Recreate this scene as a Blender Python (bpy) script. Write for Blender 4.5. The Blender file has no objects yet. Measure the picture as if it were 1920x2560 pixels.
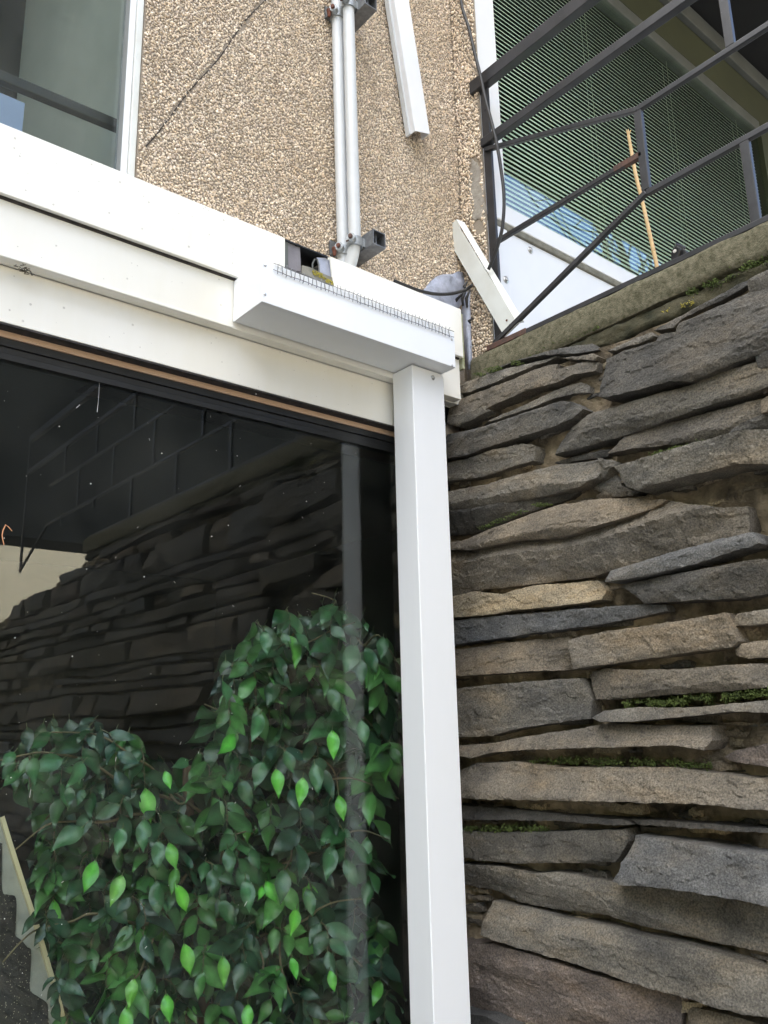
import bpy, bmesh, math, random
import numpy as np
from mathutils import Vector, Matrix, noise
from mathutils.geometry import delaunay_2d_cdt

random.seed(7)
rng = np.random.default_rng(7)
SC = bpy.context.scene
COL = SC.collection

# ------------------------------------------------------------------ camera
W0, H0, F0 = 1920.0, 2560.0, 2118.19          # photograph size and focal length in its pixels
YAW, PITCH, ROLL = [math.radians(a) for a in (49.85677812, 14.06349645, -1.3463806)]
CAM = Vector((0, 0, 1.6))
fwd = Vector((math.cos(YAW) * math.cos(PITCH), math.sin(YAW) * math.cos(PITCH), math.sin(PITCH)))
rt = Vector((math.sin(YAW), -math.cos(YAW), 0))
up = rt.cross(fwd)
r2 = math.cos(ROLL) * rt + math.sin(ROLL) * up
u2 = -math.sin(ROLL) * rt + math.cos(ROLL) * up
cd = bpy.data.cameras.new("camera")
cam = bpy.data.objects.new("camera", cd)
COL.objects.link(cam)
cam.matrix_world = Matrix(((r2.x, u2.x, -fwd.x, CAM.x), (r2.y, u2.y, -fwd.y, CAM.y), (r2.z, u2.z, -fwd.z, CAM.z), (0, 0, 0, 1)))
cd.sensor_fit = 'VERTICAL'
cd.sensor_height = 24.0
cd.lens = 24.0 * F0 / H0
cd.clip_start = 0.02
cd.clip_end = 2000
SC.camera = cam

# ------------------------------------------------------------------ sky and sun
SUN_EL = math.radians(40)
wd = bpy.data.worlds.new("World")
SC.world = wd
wd.use_nodes = True
nt = wd.node_tree
nt.nodes.clear()
wo = nt.nodes.new('ShaderNodeOutputWorld')
bg = nt.nodes.new('ShaderNodeBackground')
sky = nt.nodes.new('ShaderNodeTexSky')
sky.sky_type = 'NISHITA'
sky.sun_disc = False
sky.sun_elevation = SUN_EL
sky.sun_rotation = math.radians(180)
sky.air_density = 1.0
sky.dust_density = 0.4
sky.ozone_density = 4.5
tc = nt.nodes.new('ShaderNodeTexCoord')
cn = nt.nodes.new('ShaderNodeTexNoise')
cn.inputs['Scale'].default_value = 2.2
cn.inputs['Detail'].default_value = 7
cr = nt.nodes.new('ShaderNodeValToRGB')
cr.color_ramp.elements[0].position = 0.48
cr.color_ramp.elements[1].position = 0.66
mx = nt.nodes.new('ShaderNodeMix')
mx.data_type = 'RGBA'
mx.inputs['B'].default_value = (9.2, 9.0, 8.8, 1)
ml = nt.nodes.new('ShaderNodeMath')
ml.operation = 'MULTIPLY'
ml.inputs[1].default_value = 0.85
L = nt.links.new
L(tc.outputs['Generated'], cn.inputs['Vector'])
sp_ = nt.nodes.new('ShaderNodeVectorMath')
sp_.operation = 'DOT_PRODUCT'
sp_.inputs[1].default_value = (-0.16, 0.22, 0.24)          # more cloud overhead, clearer low down
ad_ = nt.nodes.new('ShaderNodeMath')
L(tc.outputs['Generated'], sp_.inputs[0])
L(cn.outputs['Fac'], ad_.inputs[0])
L(sp_.outputs['Value'], ad_.inputs[1])
L(ad_.outputs[0], cr.inputs['Fac'])
L(cr.outputs['Color'], ml.inputs[0])
L(ml.outputs[0], mx.inputs['Factor'])
L(sky.outputs['Color'], mx.inputs['A'])
L(mx.outputs['Result'], bg.inputs['Color'])
bg.inputs['Strength'].default_value = 0.12
L(bg.outputs['Background'], wo.inputs['Surface'])

sd = bpy.data.lights.new("sun", 'SUN')
sd.energy = 3.0
sd.angle = math.radians(0.5)
sd.color = (1.0, 0.94, 0.85)
sun = bpy.data.objects.new("sun", sd)
COL.objects.link(sun)
sun.location = (0, -20, 30)
sun.rotation_euler = (math.radians(90) - SUN_EL, 0, 0)      # light travels towards +y and down

SC.view_settings.view_transform = 'Standard'
SC.view_settings.look = 'None'
SC.view_settings.exposure = 2.68
SC.view_settings.gamma = 1.0
SC.cycles.use_denoising = True
SC.cycles.max_bounces = 10
SC.cycles.transparent_max_bounces = 12
SC.cycles.caustics_reflective = False
SC.cycles.caustics_refractive = False

# ------------------------------------------------------------------ measuring helpers: a sight line met with a real plane
def ray(px, py):
    return fwd + r2 * ((px - 960) / F0) + u2 * (-(py - 1280) / F0)
def fy(px, py, Y):
    d = ray(px, py); return CAM + d * (Y / d.y)
def fx(px, py, X):
    d = ray(px, py); return CAM + d * (X / d.x)
def fz(px, py, Z):
    d = ray(px, py); return CAM + d * ((Z - CAM.z) / d.z)

# ------------------------------------------------------------------ mesh helpers
class MB:
    def __init__(self):
        self.v = []; self.f = []; self.c = []
        self.col = None
    def add(self, vs, fs):
        o = len(self.v)
        self.v += [tuple(p) for p in vs]
        self.f += [tuple(i + o for i in f) for f in fs]
        if self.col is not None: self.c += [self.col] * len(vs)
        return self
    def box(self, a, b):
        x0, y0, z0 = [min(p, q) for p, q in zip(a, b)]; x1, y1, z1 = [max(p, q) for p, q in zip(a, b)]
        return self.add([(x0,y0,z0),(x1,y0,z0),(x1,y1,z0),(x0,y1,z0),(x0,y0,z1),(x1,y0,z1),(x1,y1,z1),(x0,y1,z1)],
                        [(3,2,1,0),(4,5,6,7),(0,1,5,4),(1,2,6,5),(2,3,7,6),(3,0,4,7)])
    def bar(self, p, q, wx, wn, ref=Vector((1, 0, 0))):
        """square bar from p to q; wx = size along ref, wn = size across"""
        p = Vector(p); q = Vector(q); t = (q - p).normalized()
        n = t.cross(ref).normalized(); r = n.cross(t).normalized()
        vs = []
        for e in (p, q):
            for a, b in ((-1,-1),(1,-1),(1,1),(-1,1)):
                vs.append(e + r * a * wx / 2 + n * b * wn / 2)
        return self.add(vs, [(3,2,1,0),(4,5,6,7),(0,1,5,4),(1,2,6,5),(2,3,7,6),(3,0,4,7)])
    def hexa(self, v8):
        return self.add(v8, [(3,2,1,0),(4,5,6,7),(0,1,5,4),(1,2,6,5),(2,3,7,6),(3,0,4,7)])
    def prism(self, pts, off):
        """polygon pts (3-D) extruded by the vector off"""
        n = len(pts); off = Vector(off)
        vs = [Vector(p) for p in pts] + [Vector(p) + off for p in pts]
        return self.add(vs, [tuple(range(n - 1, -1, -1)), tuple(range(n, 2 * n))] + [(i, (i + 1) % n, n + (i + 1) % n, n + i) for i in range(n)])
    def tube(self, pts, r, n=10, cap=True):
        pts = [Vector(p) for p in pts]
        rs = r if isinstance(r, (list, tuple)) else [r] * len(pts)
        o = len(self.v); prev = None; vs = []; fs = []
        for i, p in enumerate(pts):
            t = (pts[min(i + 1, len(pts) - 1)] - pts[max(i - 1, 0)]).normalized()
            if prev is None:
                prev = t.orthogonal().normalized()
            a = (prev - t * prev.dot(t)).normalized(); b = t.cross(a); prev = a
            for k in range(n):
                w = 2 * math.pi * k / n
                vs.append(p + (a * math.cos(w) + b * math.sin(w)) * rs[i])
        for i in range(len(pts) - 1):
            for k in range(n):
                fs.append((i*n+k, i*n+(k+1)%n, (i+1)*n+(k+1)%n, (i+1)*n+k))
        if cap:
            fs.append(tuple(range(n - 1, -1, -1))); fs.append(tuple((len(pts)-1)*n + k for k in range(n)))
        return self.add(vs, fs)
    def disc(self, c, nrm, r, h, n=16, dome=0.0):
        c = Vector(c); nrm = Vector(nrm).normalized()
        if dome:
            pts = [c, c + nrm * h * .55, c + nrm * h * .85, c + nrm * h]
            return self.tube(pts, [r, r * .93, r * .7, r * .25], n)
        return self.tube([c, c + nrm * h], r, n)

def finish(name, mb, mat, parent=None, smooth=False, bevel=0.0, sharp=None):
    me = bpy.data.meshes.new(name)
    v = np.array(mb.v, dtype=float)
    if parent is not None:
        org = np.array(parent.location)
        q = parent.parent
        while q is not None:
            org = org + np.array(q.location); q = q.parent
    else:
        org = np.array(((v[:,0].min()+v[:,0].max())/2, (v[:,1].min()+v[:,1].max())/2, v[:,2].min()))
    me.from_pydata((v - org).tolist(), [], mb.f)
    if mb.c:
        at = me.color_attributes.new("tint", 'FLOAT_COLOR', 'POINT')
        at.data.foreach_set("color", np.array([(c[0], c[1], c[2], 1.0) for c in mb.c], dtype=np.float32).ravel())
    bm = bmesh.new(); bm.from_mesh(me)
    bmesh.ops.recalc_face_normals(bm, faces=bm.faces); bm.to_mesh(me); bm.free()
    me.materials.append(mat)
    o = bpy.data.objects.new(name, me)
    COL.objects.link(o)
    if parent is not None: o.parent = parent
    else: o.location = org
    if smooth:
        me.shade_smooth()
        if sharp is not None: me.set_sharp_from_angle(angle=math.radians(sharp))
    if bevel:
        m = o.modifiers.new("bevel", 'BEVEL'); m.width = bevel; m.segments = 2; m.limit_method = 'ANGLE'; m.angle_limit = math.radians(40)
        m.harden_normals = False
    return o

def tag(o, label, cat, group=None):
    o['label'] = label; o['category'] = cat
    if group: o['group'] = group
    return o
def thing(name, loc, label, cat, group=None):
    o = bpy.data.objects.new(name, None); COL.objects.link(o); o.location = loc; o.empty_display_size = .05
    return tag(o, label, cat, group)
def struct(o, kind='structure'):
    o['kind'] = kind; return o

# ------------------------------------------------------------------ materials
def newmat(name):
    m = bpy.data.materials.new(name); m.use_nodes = True
    t = m.node_tree; b = t.nodes['Principled BSDF']
    return m, t, b
def pm(name, c1, c2=None, rough=.5, metal=0.0, scale=6.0, detail=6, bump=0.0, bscale=200.0, bdist=.002, spec=.5, tint=False, speck=None, fine=0.0, stretch=None, ramp=(.35, .65), rvar=0.0):
    """principled material: noise between two colours, optional bump, optional specks, optional tint attribute multiplied in"""
    m, t, b = newmat(name); N = t.nodes.new; K = t.links.new
    b.inputs['Roughness'].default_value = rough; b.inputs['Metallic'].default_value = metal
    b.inputs['Specular IOR Level'].default_value = spec
    co = N('ShaderNodeTexCoord'); vec = co.outputs['Object']
    if stretch:
        mp = N('ShaderNodeMapping'); mp.inputs['Scale'].default_value = stretch; K(vec, mp.inputs['Vector']); vec = mp.outputs['Vector']
    out = None
    if c2 is not None:
        n1 = N('ShaderNodeTexNoise'); n1.inputs['Scale'].default_value = scale; n1.inputs['Detail'].default_value = detail; n1.inputs['Roughness'].default_value = .62
        K(vec, n1.inputs['Vector'])
        rp = N('ShaderNodeValToRGB'); rp.color_ramp.elements[0].position = ramp[0]; rp.color_ramp.elements[1].position = ramp[1]
        rp.color_ramp.elements[0].color = (*c1, 1); rp.color_ramp.elements[1].color = (*c2, 1)
        K(n1.outputs['Fac'], rp.inputs['Fac']); out = rp.outputs['Color']
        if rvar:
            mr = N('ShaderNodeMapRange'); mr.inputs['To Min'].default_value = rough - rvar; mr.inputs['To Max'].default_value = rough + rvar
            K(n1.outputs['Fac'], mr.inputs['Value']); K(mr.outputs['Result'], b.inputs['Roughness'])
    if tint:
        at = N('ShaderNodeAttribute'); at.attribute_name = 'tint'
        if out is None: out = at.outputs['Color']
        else:
            mu = N('ShaderNodeMix'); mu.data_type = 'RGBA'; mu.blend_type = 'MULTIPLY'; mu.inputs['Factor'].default_value = 1
            K(out, mu.inputs['A']); K(at.outputs['Color'], mu.inputs['B']); out = mu.outputs['Result']
    if speck:
        sc, th, col, amt = speck
        vo = N('ShaderNodeTexVoronoi'); vo.inputs['Scale'].default_value = sc; K(co.outputs['Object'], vo.inputs['Vector'])
        ms = N('ShaderNodeMath'); ms.operation = 'LESS_THAN'; ms.inputs[1].default_value = th; K(vo.outputs['Distance'], ms.inputs[0])
        m2 = N('ShaderNodeMath'); m2.operation = 'MULTIPLY'; m2.inputs[1].default_value = amt; K(ms.outputs[0], m2.inputs[0])
        mk = N('ShaderNodeMix'); mk.data_type = 'RGBA'; mk.inputs['B'].default_value = (*col, 1)
        if out is None: mk.inputs['A'].default_value = (*c1, 1)
        else: K(out, mk.inputs['A'])
        K(m2.outputs[0], mk.inputs['Factor']); out = mk.outputs['Result']
    if out is None: b.inputs['Base Color'].default_value = (*c1, 1)
    else: K(out, b.inputs['Base Color'])
    if bump:
        n2 = N('ShaderNodeTexNoise'); n2.inputs['Scale'].default_value = bscale; n2.inputs['Detail'].default_value = 8; n2.inputs['Roughness'].default_value = .65
        K(vec, n2.inputs['Vector'])
        bu = N('ShaderNodeBump'); bu.inputs['Strength'].default_value = bump; bu.inputs['Distance'].default_value = bdist
        K(n2.outputs['Fac'], bu.inputs['Height']); K(bu.outputs['Normal'], b.inputs['Normal'])
    return m

def glassmat(name, gain=1.9, tintc=(.93, .97, .95), film=0.0, fscale=30):
    """thin pane: Schlick reflection from both faces over clear transmission, with an optional faint film of dirt and painted haze"""
    m = bpy.data.materials.new(name); m.use_nodes = True; t = m.node_tree; t.nodes.clear(); N = t.nodes.new; K = t.links.new
    o = N('ShaderNodeOutputMaterial'); tr = N('ShaderNodeBsdfTransparent'); tr.inputs['Color'].default_value = (*tintc, 1)
    gl = N('ShaderNodeBsdfGlossy'); gl.inputs['Roughness'].default_value = 0.0
    ge = N('ShaderNodeNewGeometry'); dp = N('ShaderNodeVectorMath'); dp.operation = 'DOT_PRODUCT'
    K(ge.outputs['Normal'], dp.inputs[0]); K(ge.outputs['Incoming'], dp.inputs[1])
    def M(op, a, b=None):
        q = N('ShaderNodeMath'); q.operation = op
        for i, s in enumerate((a, b)):
            if s is None: continue
            if isinstance(s, (int, float)): q.inputs[i].default_value = s
            else: K(s, q.inputs[i])
        return q.outputs[0]
    c = M('ABSOLUTE', dp.outputs['Value']); k = M('POWER', M('SUBTRACT', 1.0, c), 5.0)
    r = M('MINIMUM', M('MULTIPLY', M('ADD', M('MULTIPLY', k, .96), .04), gain), 1.0)
    mi = N('ShaderNodeMixShader'); K(r, mi.inputs['Fac']); K(tr.outputs[0], mi.inputs[1]); K(gl.outputs[0], mi.inputs[2])
    last = mi.outputs[0]
    if film:  # pale diffuse layer: smears plus a haze that flattens the reflections
        df = N('ShaderNodeBsdfDiffuse'); df.inputs['Color'].default_value = (.6, .58, .52, 1)
        co = N('ShaderNodeTexCoord'); no = N('ShaderNodeTexNoise'); no.inputs['Scale'].default_value = fscale; no.inputs['Detail'].default_value = 5
        K(co.outputs['Object'], no.inputs['Vector'])
        mr = N('ShaderNodeMapRange'); mr.inputs['From Min'].default_value = .35; mr.inputs['From Max'].default_value = .75; mr.inputs['To Max'].default_value = film
        K(no.outputs['Fac'], mr.inputs['Value'])
        m2 = N('ShaderNodeMixShader'); K(mr.outputs['Result'], m2.inputs['Fac']); K(last, m2.inputs[1]); K(df.outputs[0], m2.inputs[2]); last = m2.outputs[0]
    K(last, o.inputs['Surface'])
    return m

M_cream = pm("cream_paint", (.845,.825,.76), (.79,.76,.66), rough=.32, scale=1.4, detail=5, stretch=(5,5,.8), speck=(38, .055, (.42,.40,.36), .55), bump=.03, bscale=90, ramp=(.42,.85))
M_white = pm("white_powder_coat", (.885,.90,.915), (.85,.865,.88), rough=.33, scale=1.6, detail=6, stretch=(5,5,.7), ramp=(.4,.85), bump=.06, bscale=900, bdist=.0004)
M_upvc = pm("white_plastic", (.80,.81,.83), (.76,.77,.79), rough=.28, scale=3, detail=4)
M_offwhite = pm("aged_white_plastic", (.70,.72,.69), (.62,.63,.59), rough=.35, scale=9, detail=5, speck=(60, .05, (.35,.3,.25), .5))
M_grey_plastic = pm("grey_plastic_pipe", (.60,.62,.63), (.55,.565,.57), rough=.35, scale=14, detail=5)
M_black = pm("black_rubber", (.012,.012,.013), (.022,.021,.02), rough=.55, scale=40)
M_blackframe = pm("black_aluminium", (.014,.015,.016), (.022,.023,.024), rough=.38, scale=9)
M_seal_shade = pm("dirty_seal_and_shade", (.012,.012,.012), (.05,.042,.04), rough=.8, scale=60, bump=.4, bscale=200)
M_timber = pm("pinkish_timber", (.62,.44,.31), (.56,.37,.25), rough=.6, scale=8, stretch=(1, 1, 10), speck=(160, .12, (.12,.07,.05), .6))
M_iron = pm("painted_iron", (.020,.021,.024), (.036,.036,.040), rough=.42, scale=18, detail=8, bump=.25, bscale=160, bdist=.001, rvar=.1, speck=(55, .045, (.22,.2,.19), .6))
M_rust = pm("rusted_iron", (.055,.035,.03), (.13,.062,.042), rough=.75, scale=60, bump=.4, bscale=220, bdist=.001)
M_galv = pm("galvanised_steel", (.26,.28,.29), (.40,.42,.43), rough=.42, metal=.3, scale=70)
M_darkgalv = pm("weathered_channel_steel", (.13,.135,.14), (.22,.225,.23), rough=.5, metal=.5, scale=60)
M_lead = pm("lead_flashing", (.27,.29,.35), (.46,.49,.60), rough=.45, metal=.1, scale=24, detail=8, bump=.6, bscale=90, bdist=.004, rvar=.12)
M_mesh = pm("galvanised_wire", (.16,.16,.165), (.26,.26,.26), rough=.5, metal=.3, scale=100)
M_render = pm("wall_render", (.26,.215,.165), (.33,.28,.22), rough=.95, scale=18, detail=8, bump=.8, bscale=130, bdist=.004)
M_chip = pm("stone_chippings", (1.66,1.62,1.56), (1.88,1.90,1.94), rough=.72, scale=2.2, detail=5, tint=True, bump=.25, bscale=600, bdist=.0006)
M_plasterpatch = pm("exposed_cement", (.42,.385,.33), (.26,.235,.2), rough=.95, scale=35, detail=9, bump=.9, bscale=70, bdist=.006)
M_crack = pm("crack", (.045,.038,.034), rough=1)
M_stone = pm("slate_stone", (.50,.49,.475), (1.12,1.08,1.02), rough=.80, scale=11, detail=10, tint=True, bump=.8, bscale=170, bdist=.005, speck=(230, .085, (.40,.38,.35), .55), ramp=(.3,.72))
M_mortar = pm("lime_mortar", (.060,.047,.033), (.50,.40,.265), rough=.95, scale=9, detail=11, bump=1.0, bscale=75, bdist=.012, ramp=(.36,.66))
M_coping = pm("lichen_concrete", (.060,.060,.028), (.225,.200,.135), rough=.95, scale=85, detail=12, bump=.9, bscale=230, bdist=.005, ramp=(.30,.70))
M_coping2 = pm("mossy_stone_course", (.022,.024,.010), (.085,.075,.042), rough=.95, scale=16, detail=9, bump=1.0, bscale=90, bdist=.006)
M_moss = pm("moss", (.04,.055,.012), (.105,.145,.03), rough=.95, scale=60, detail=8, bump=1.0, bscale=420, bdist=.003)
M_lichen = pm("yellow_lichen", (.38,.31,.03), (.22,.2,.05), rough=.95, scale=120, bump=.8, bscale=300)
M_slat = pm("pale_blind_slat", (.70,.81,.68), (.66,.77,.64), rough=.45, scale=6)
M_cord = pm("blind_cord", (.5,.52,.42), rough=.7)
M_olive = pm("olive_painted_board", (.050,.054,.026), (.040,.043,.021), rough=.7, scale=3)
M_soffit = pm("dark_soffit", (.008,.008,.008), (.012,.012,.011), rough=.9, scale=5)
M_trim = pm("grey_trim", (.12,.125,.115), (.09,.095,.085), rough=.6, scale=8)
M_innerframe = pm("grey_inner_frame", (.34,.35,.34), (.30,.31,.30), rough=.5, scale=8)
M_sillgap = pm("weathered_sill", (.24,.23,.19), (.13,.125,.1), rough=.8, scale=30, detail=9, bump=.5, bscale=160)
M_cane = pm("bamboo_cane", (.58,.37,.16), (.66,.46,.23), rough=.5, scale=40, stretch=(1,1,.2))
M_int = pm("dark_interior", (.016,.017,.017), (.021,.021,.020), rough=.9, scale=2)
M_reveal = pm("grey_painted_reveal", (.62,.62,.57), (.50,.50,.45), rough=.6, scale=1.6, detail=4)
M_blue = pm("sky_blue_paint", (.30,.38,.62), rough=.6)
M_leaf, t_, b_ = newmat("ficus_leaf")
M_bark = pm("ficus_bark", (.16,.095,.05), (.09,.06,.04), rough=.85, scale=40, bump=.6, bscale=120)
M_twig = pm("ficus_twig", (.13,.10,.055), (.20,.16,.09), rough=.8, scale=50)
M_pave = pm("asphalt", (.20,.20,.195), (.15,.15,.148), rough=.9, scale=3, detail=8, bump=.4, bscale=40, bdist=.01)
M_board = pm("grey_board", (.40,.38,.33), (.33,.315,.28), rough=.75, scale=30)
M_creamedge = pm("cream_edging", (.78,.66,.42), (.70,.58,.36), rough=.5, scale=20)
M_lace = pm("black_sequin_cloth", (.018,.015,.014), (.035,.03,.027), rough=.65, scale=60, speck=(190, .17, (.42,.36,.28), .8), bump=.5, bscale=260)
M_opp = pm("dark_cladding", (.044,.047,.047), (.040,.042,.042), rough=.9, scale=2, spec=.05)
M_oppglass = pm("dark_window_glass", (.02,.022,.025), rough=.15)
M_treebark = pm("bare_tree_bark", (.06,.05,.04), (.1,.085,.065), rough=.9, scale=20)
M_terr = pm("terrace_concrete", (.30,.29,.26), (.22,.21,.18), rough=.9, scale=8, bump=.4, bscale=80)
M_brass = pm("steel_screw", (.5,.5,.5), (.62,.62,.62), rough=.3, metal=.8, scale=200)
M_flap = pm("torn_grey_membrane", (.22,.205,.215), (.14,.13,.14), rough=.55, scale=9, detail=7, bump=.3, bscale=60)
M_blackplastic = pm("black_plastic", (.014,.014,.016), rough=.4)
M_rustbolt = pm("rusty_bolt", (.17,.055,.03), (.08,.03,.02), rough=.8, scale=150, bump=.5, bscale=300)
M_speck = pm("dust_speck", (.8,.78,.74), rough=.9)
M_redtwig = pm("dry_orange_twig", (.62,.30,.15), rough=.8)
M_web = pm("cobweb", (.55,.55,.55), rough=.8)
M_insect = pm("dry_moss_tuft", (.10,.085,.06), (.05,.045,.03), rough=.9, scale=200)
M_glass_shop = glassmat("shop_glass", 1.35, (.93,.97,.95), film=.013, fscale=6)
M_glass_up = glassmat("upper_glass", 1.7, (.92,.96,.94), film=.035, fscale=9)
M_glass_ter = glassmat("terrace_glass", 1.25, (.92,.96,.93))
# stone: second, wider colour change from grey to rust and dark staining
t = M_stone.node_tree; b = t.nodes['Principled BSDF']
src = b.inputs['Base Color'].links[0].from_socket
co = t.nodes.new('ShaderNodeTexCoord'); n3 = t.nodes.new('ShaderNodeTexNoise'); n3.inputs['Scale'].default_value = 3.6; n3.inputs['Detail'].default_value = 8; n3.inputs['Roughness'].default_value = .7
mp = t.nodes.new('ShaderNodeMapping'); mp.inputs['Scale'].default_value = (1, 1, 2.6)
t.links.new(co.outputs['Object'], mp.inputs['Vector']); t.links.new(mp.outputs['Vector'], n3.inputs['Vector'])
rp = t.nodes.new('ShaderNodeValToRGB'); rp.color_ramp.elements[0].position = .34; rp.color_ramp.elements[1].position = .68
rp.color_ramp.elements[0].color = (.66,.69,.74,1); rp.color_ramp.elements[1].color = (1.24,1.10,.90,1)
e_ = rp.color_ramp.elements.new(.52); e_.color = (1.0,.99,.96,1)
t.links.new(n3.outputs['Fac'], rp.inputs['Fac'])
mu = t.nodes.new('ShaderNodeMix'); mu.data_type = 'RGBA'; mu.blend_type = 'MULTIPLY'; mu.inputs['Factor'].default_value = 1
t.links.new(src, mu.inputs['A']); t.links.new(rp.outputs['Color'], mu.inputs['B'])
n4 = t.nodes.new('ShaderNodeTexNoise'); n4.inputs['Scale'].default_value = 260; n4.inputs['Detail'].default_value = 4
t.links.new(co.outputs['Object'], n4.inputs['Vector'])
mr = t.nodes.new('ShaderNodeMapRange'); mr.inputs['From Min'].default_value = .3; mr.inputs['From Max'].default_value = .7; mr.inputs['To Min'].default_value = .52; mr.inputs['To Max'].default_value = 1.6
t.links.new(n4.outputs['Fac'], mr.inputs['Value'])
vm = t.nodes.new('ShaderNodeVectorMath'); vm.operation = 'SCALE'
t.links.new(mu.outputs['Result'], vm.inputs[0]); t.links.new(mr.outputs['Result'], vm.inputs['Scale']); t.links.new(vm.outputs['Vector'], b.inputs['Base Color'])
# leaf: tinted, glossy, a little translucent
at = t_.nodes.new('ShaderNodeAttribute'); at.attribute_name = 'tint'
co = t_.nodes.new('ShaderNodeTexCoord'); nn = t_.nodes.new('ShaderNodeTexNoise'); nn.inputs['Scale'].default_value = 45; nn.inputs['Detail'].default_value = 5
t_.links.new(co.outputs['Object'], nn.inputs['Vector'])
mr = t_.nodes.new('ShaderNodeMapRange'); mr.inputs['To Min'].default_value = .55; mr.inputs['To Max'].default_value = 1.45
t_.links.new(nn.outputs['Fac'], mr.inputs['Value'])
vm = t_.nodes.new('ShaderNodeVectorMath'); vm.operation = 'SCALE'
t_.links.new(at.outputs['Color'], vm.inputs[0]); t_.links.new(mr.outputs['Result'], vm.inputs['Scale'])
t_.links.new(vm.outputs['Vector'], b_.inputs['Base Color'])
b_.inputs['Roughness'].default_value = .30
bu = t_.nodes.new('ShaderNodeBump'); bu.inputs['Strength'].default_value = .35; bu.inputs['Distance'].default_value = .003
t_.links.new(nn.outputs['Fac'], bu.inputs['Height']); t_.links.new(bu.outputs['Normal'], b_.inputs['Normal'])

# ================================================================== SETTING
YW = 1.652            # face of the pebble-dashed wall
XP = 1.74             # side face of the pebble-dashed pier over the stone wall
YG = 1.650            # shop glass
g = MB().add([(-300,-300,0),(300,-300,0),(300,300,0),(-300,300,0)], [(0,1,2,3)])
struct(finish("pavement", g, M_pave))
struct(finish("terrace_floor", MB().box((1.785,-1.30,2.42),(9.0,1.555,2.56)), M_terr))
# rooms behind the glass
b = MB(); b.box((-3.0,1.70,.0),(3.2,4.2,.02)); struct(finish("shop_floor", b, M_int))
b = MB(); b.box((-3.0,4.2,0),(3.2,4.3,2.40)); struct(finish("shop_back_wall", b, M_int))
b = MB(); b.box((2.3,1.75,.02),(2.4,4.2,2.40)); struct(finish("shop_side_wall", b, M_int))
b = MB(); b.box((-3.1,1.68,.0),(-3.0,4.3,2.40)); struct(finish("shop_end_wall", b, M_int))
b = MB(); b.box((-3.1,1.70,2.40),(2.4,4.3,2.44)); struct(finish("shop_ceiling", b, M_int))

# ------------------------------------------------------------------ pebble-dashed wall (with its pier)
def chips(mb, n_pts, frame, size, pal, seedn):
    """angular stone chips set on a plane: frame = origin, u, v, normal"""
    o, u, v, nrm = [np.array(q, float) for q in frame]
    r = np.random.default_rng(seedn)
    base = np.array([(1,0,0),(-1,0,0),(0,1,0),(0,-1,0),(0,0,1),(0,0,-1)], float)
    fac = np.array([(0,2,4),(2,1,4),(1,3,4),(3,0,4),(2,0,5),(1,2,5),(3,1,5),(0,3,5)])
    K = len(n_pts)
    ang = r.uniform(0, 2*np.pi, K); el = r.uniform(.55, 1.0, K); sz = size * r.uniform(.75, 1.35, K)
    th = r.uniform(.45, .85, K)
    P = np.repeat(base[None], K, 0) * r.uniform(.7, 1.2, (K, 6, 1)) + r.normal(0, .16, (K, 6, 3))
    P[:, :, 0] *= sz[:, None]; P[:, :, 1] *= (sz*el)[:, None]; P[:, :, 2] *= (sz*th)[:, None]
    tx = r.normal(0, .35, K); ca, sa = np.cos(ang), np.sin(ang)
    x = P[:,:,0]*ca[:,None] - P[:,:,1]*sa[:,None]; y = P[:,:,0]*sa[:,None] + P[:,:,1]*ca[:,None]
    z = P[:,:,2] + x*tx[:,None]*.6 + (size*.15 + r.uniform(0, size*.35, K))[:,None]
    pos = o + n_pts[:,0,None]*u + n_pts[:,1,None]*v
    V = pos[:,None,:] + x[...,None]*u + y[...,None]*v + z[...,None]*nrm
    return V.reshape(-1,3), (fac[None] + (np.arange(K)*6)[:,None,None]).reshape(-1,3), np.repeat(pal[r.integers(0, len(pal), K)] * r.uniform(.80,1.18,(K,1)), 6, 0)

PAL = .5*np.array((.46,.395,.315)) + .5*np.array((1.06,1.10,1.20))*np.array([(.40,.30,.19),(.31,.225,.14),(.50,.41,.29),(.24,.185,.13),(.43,.35,.26),(.36,.29,.22),(.47,.36,.24),(.33,.25,.19),(.56,.48,.37)])
def chip_object(name, sets, parent):
    Vs, Fs, Cs = [], [], []; o = 0
    for V, F, C_ in sets:
        Vs.append(V); Fs.append(F + o); Cs.append(C_); o += len(V)
    V = np.concatenate(Vs) - np.array(parent.location); F = np.concatenate(Fs); C_ = np.concatenate(Cs)
    me = bpy.data.meshes.new(name)
    me.vertices.add(len(V)); me.vertices.foreach_set("co", V.astype(np.float32).ravel())
    me.loops.add(F.size); me.loops.foreach_set("vertex_index", F.astype(np.int32).ravel())
    me.polygons.add(len(F)); me.polygons.foreach_set("loop_start", np.arange(0, F.size, 3, dtype=np.int32))
    me.update(calc_edges=True)
    a = me.color_attributes.new("tint", 'FLOAT_COLOR', 'POINT')
    a.data.foreach_set("color", np.concatenate([C_, np.ones((len(C_),1))], 1).astype(np.float32).ravel())
    me.materials.append(M_chip)
    ob = bpy.data.objects.new(name, me); COL.objects.link(ob); ob.parent = parent
    return ob
def jgrid(u0, u1, v0, v1, s, seedn):
    r = np.random.default_rng(seedn)
    a, b_ = np.meshgrid(np.arange(u0, u1, s), np.arange(v0, v1, s*.87))
    a = a + (np.arange(a.shape[0]) % 2)[:,None]*s*.5
    p = np.stack([a.ravel(), b_.ravel()], 1) + r.uniform(-s*.33, s*.33, (a.size, 2))
    return p[(p[:,0] > u0) & (p[:,0] < u1)]

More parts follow.
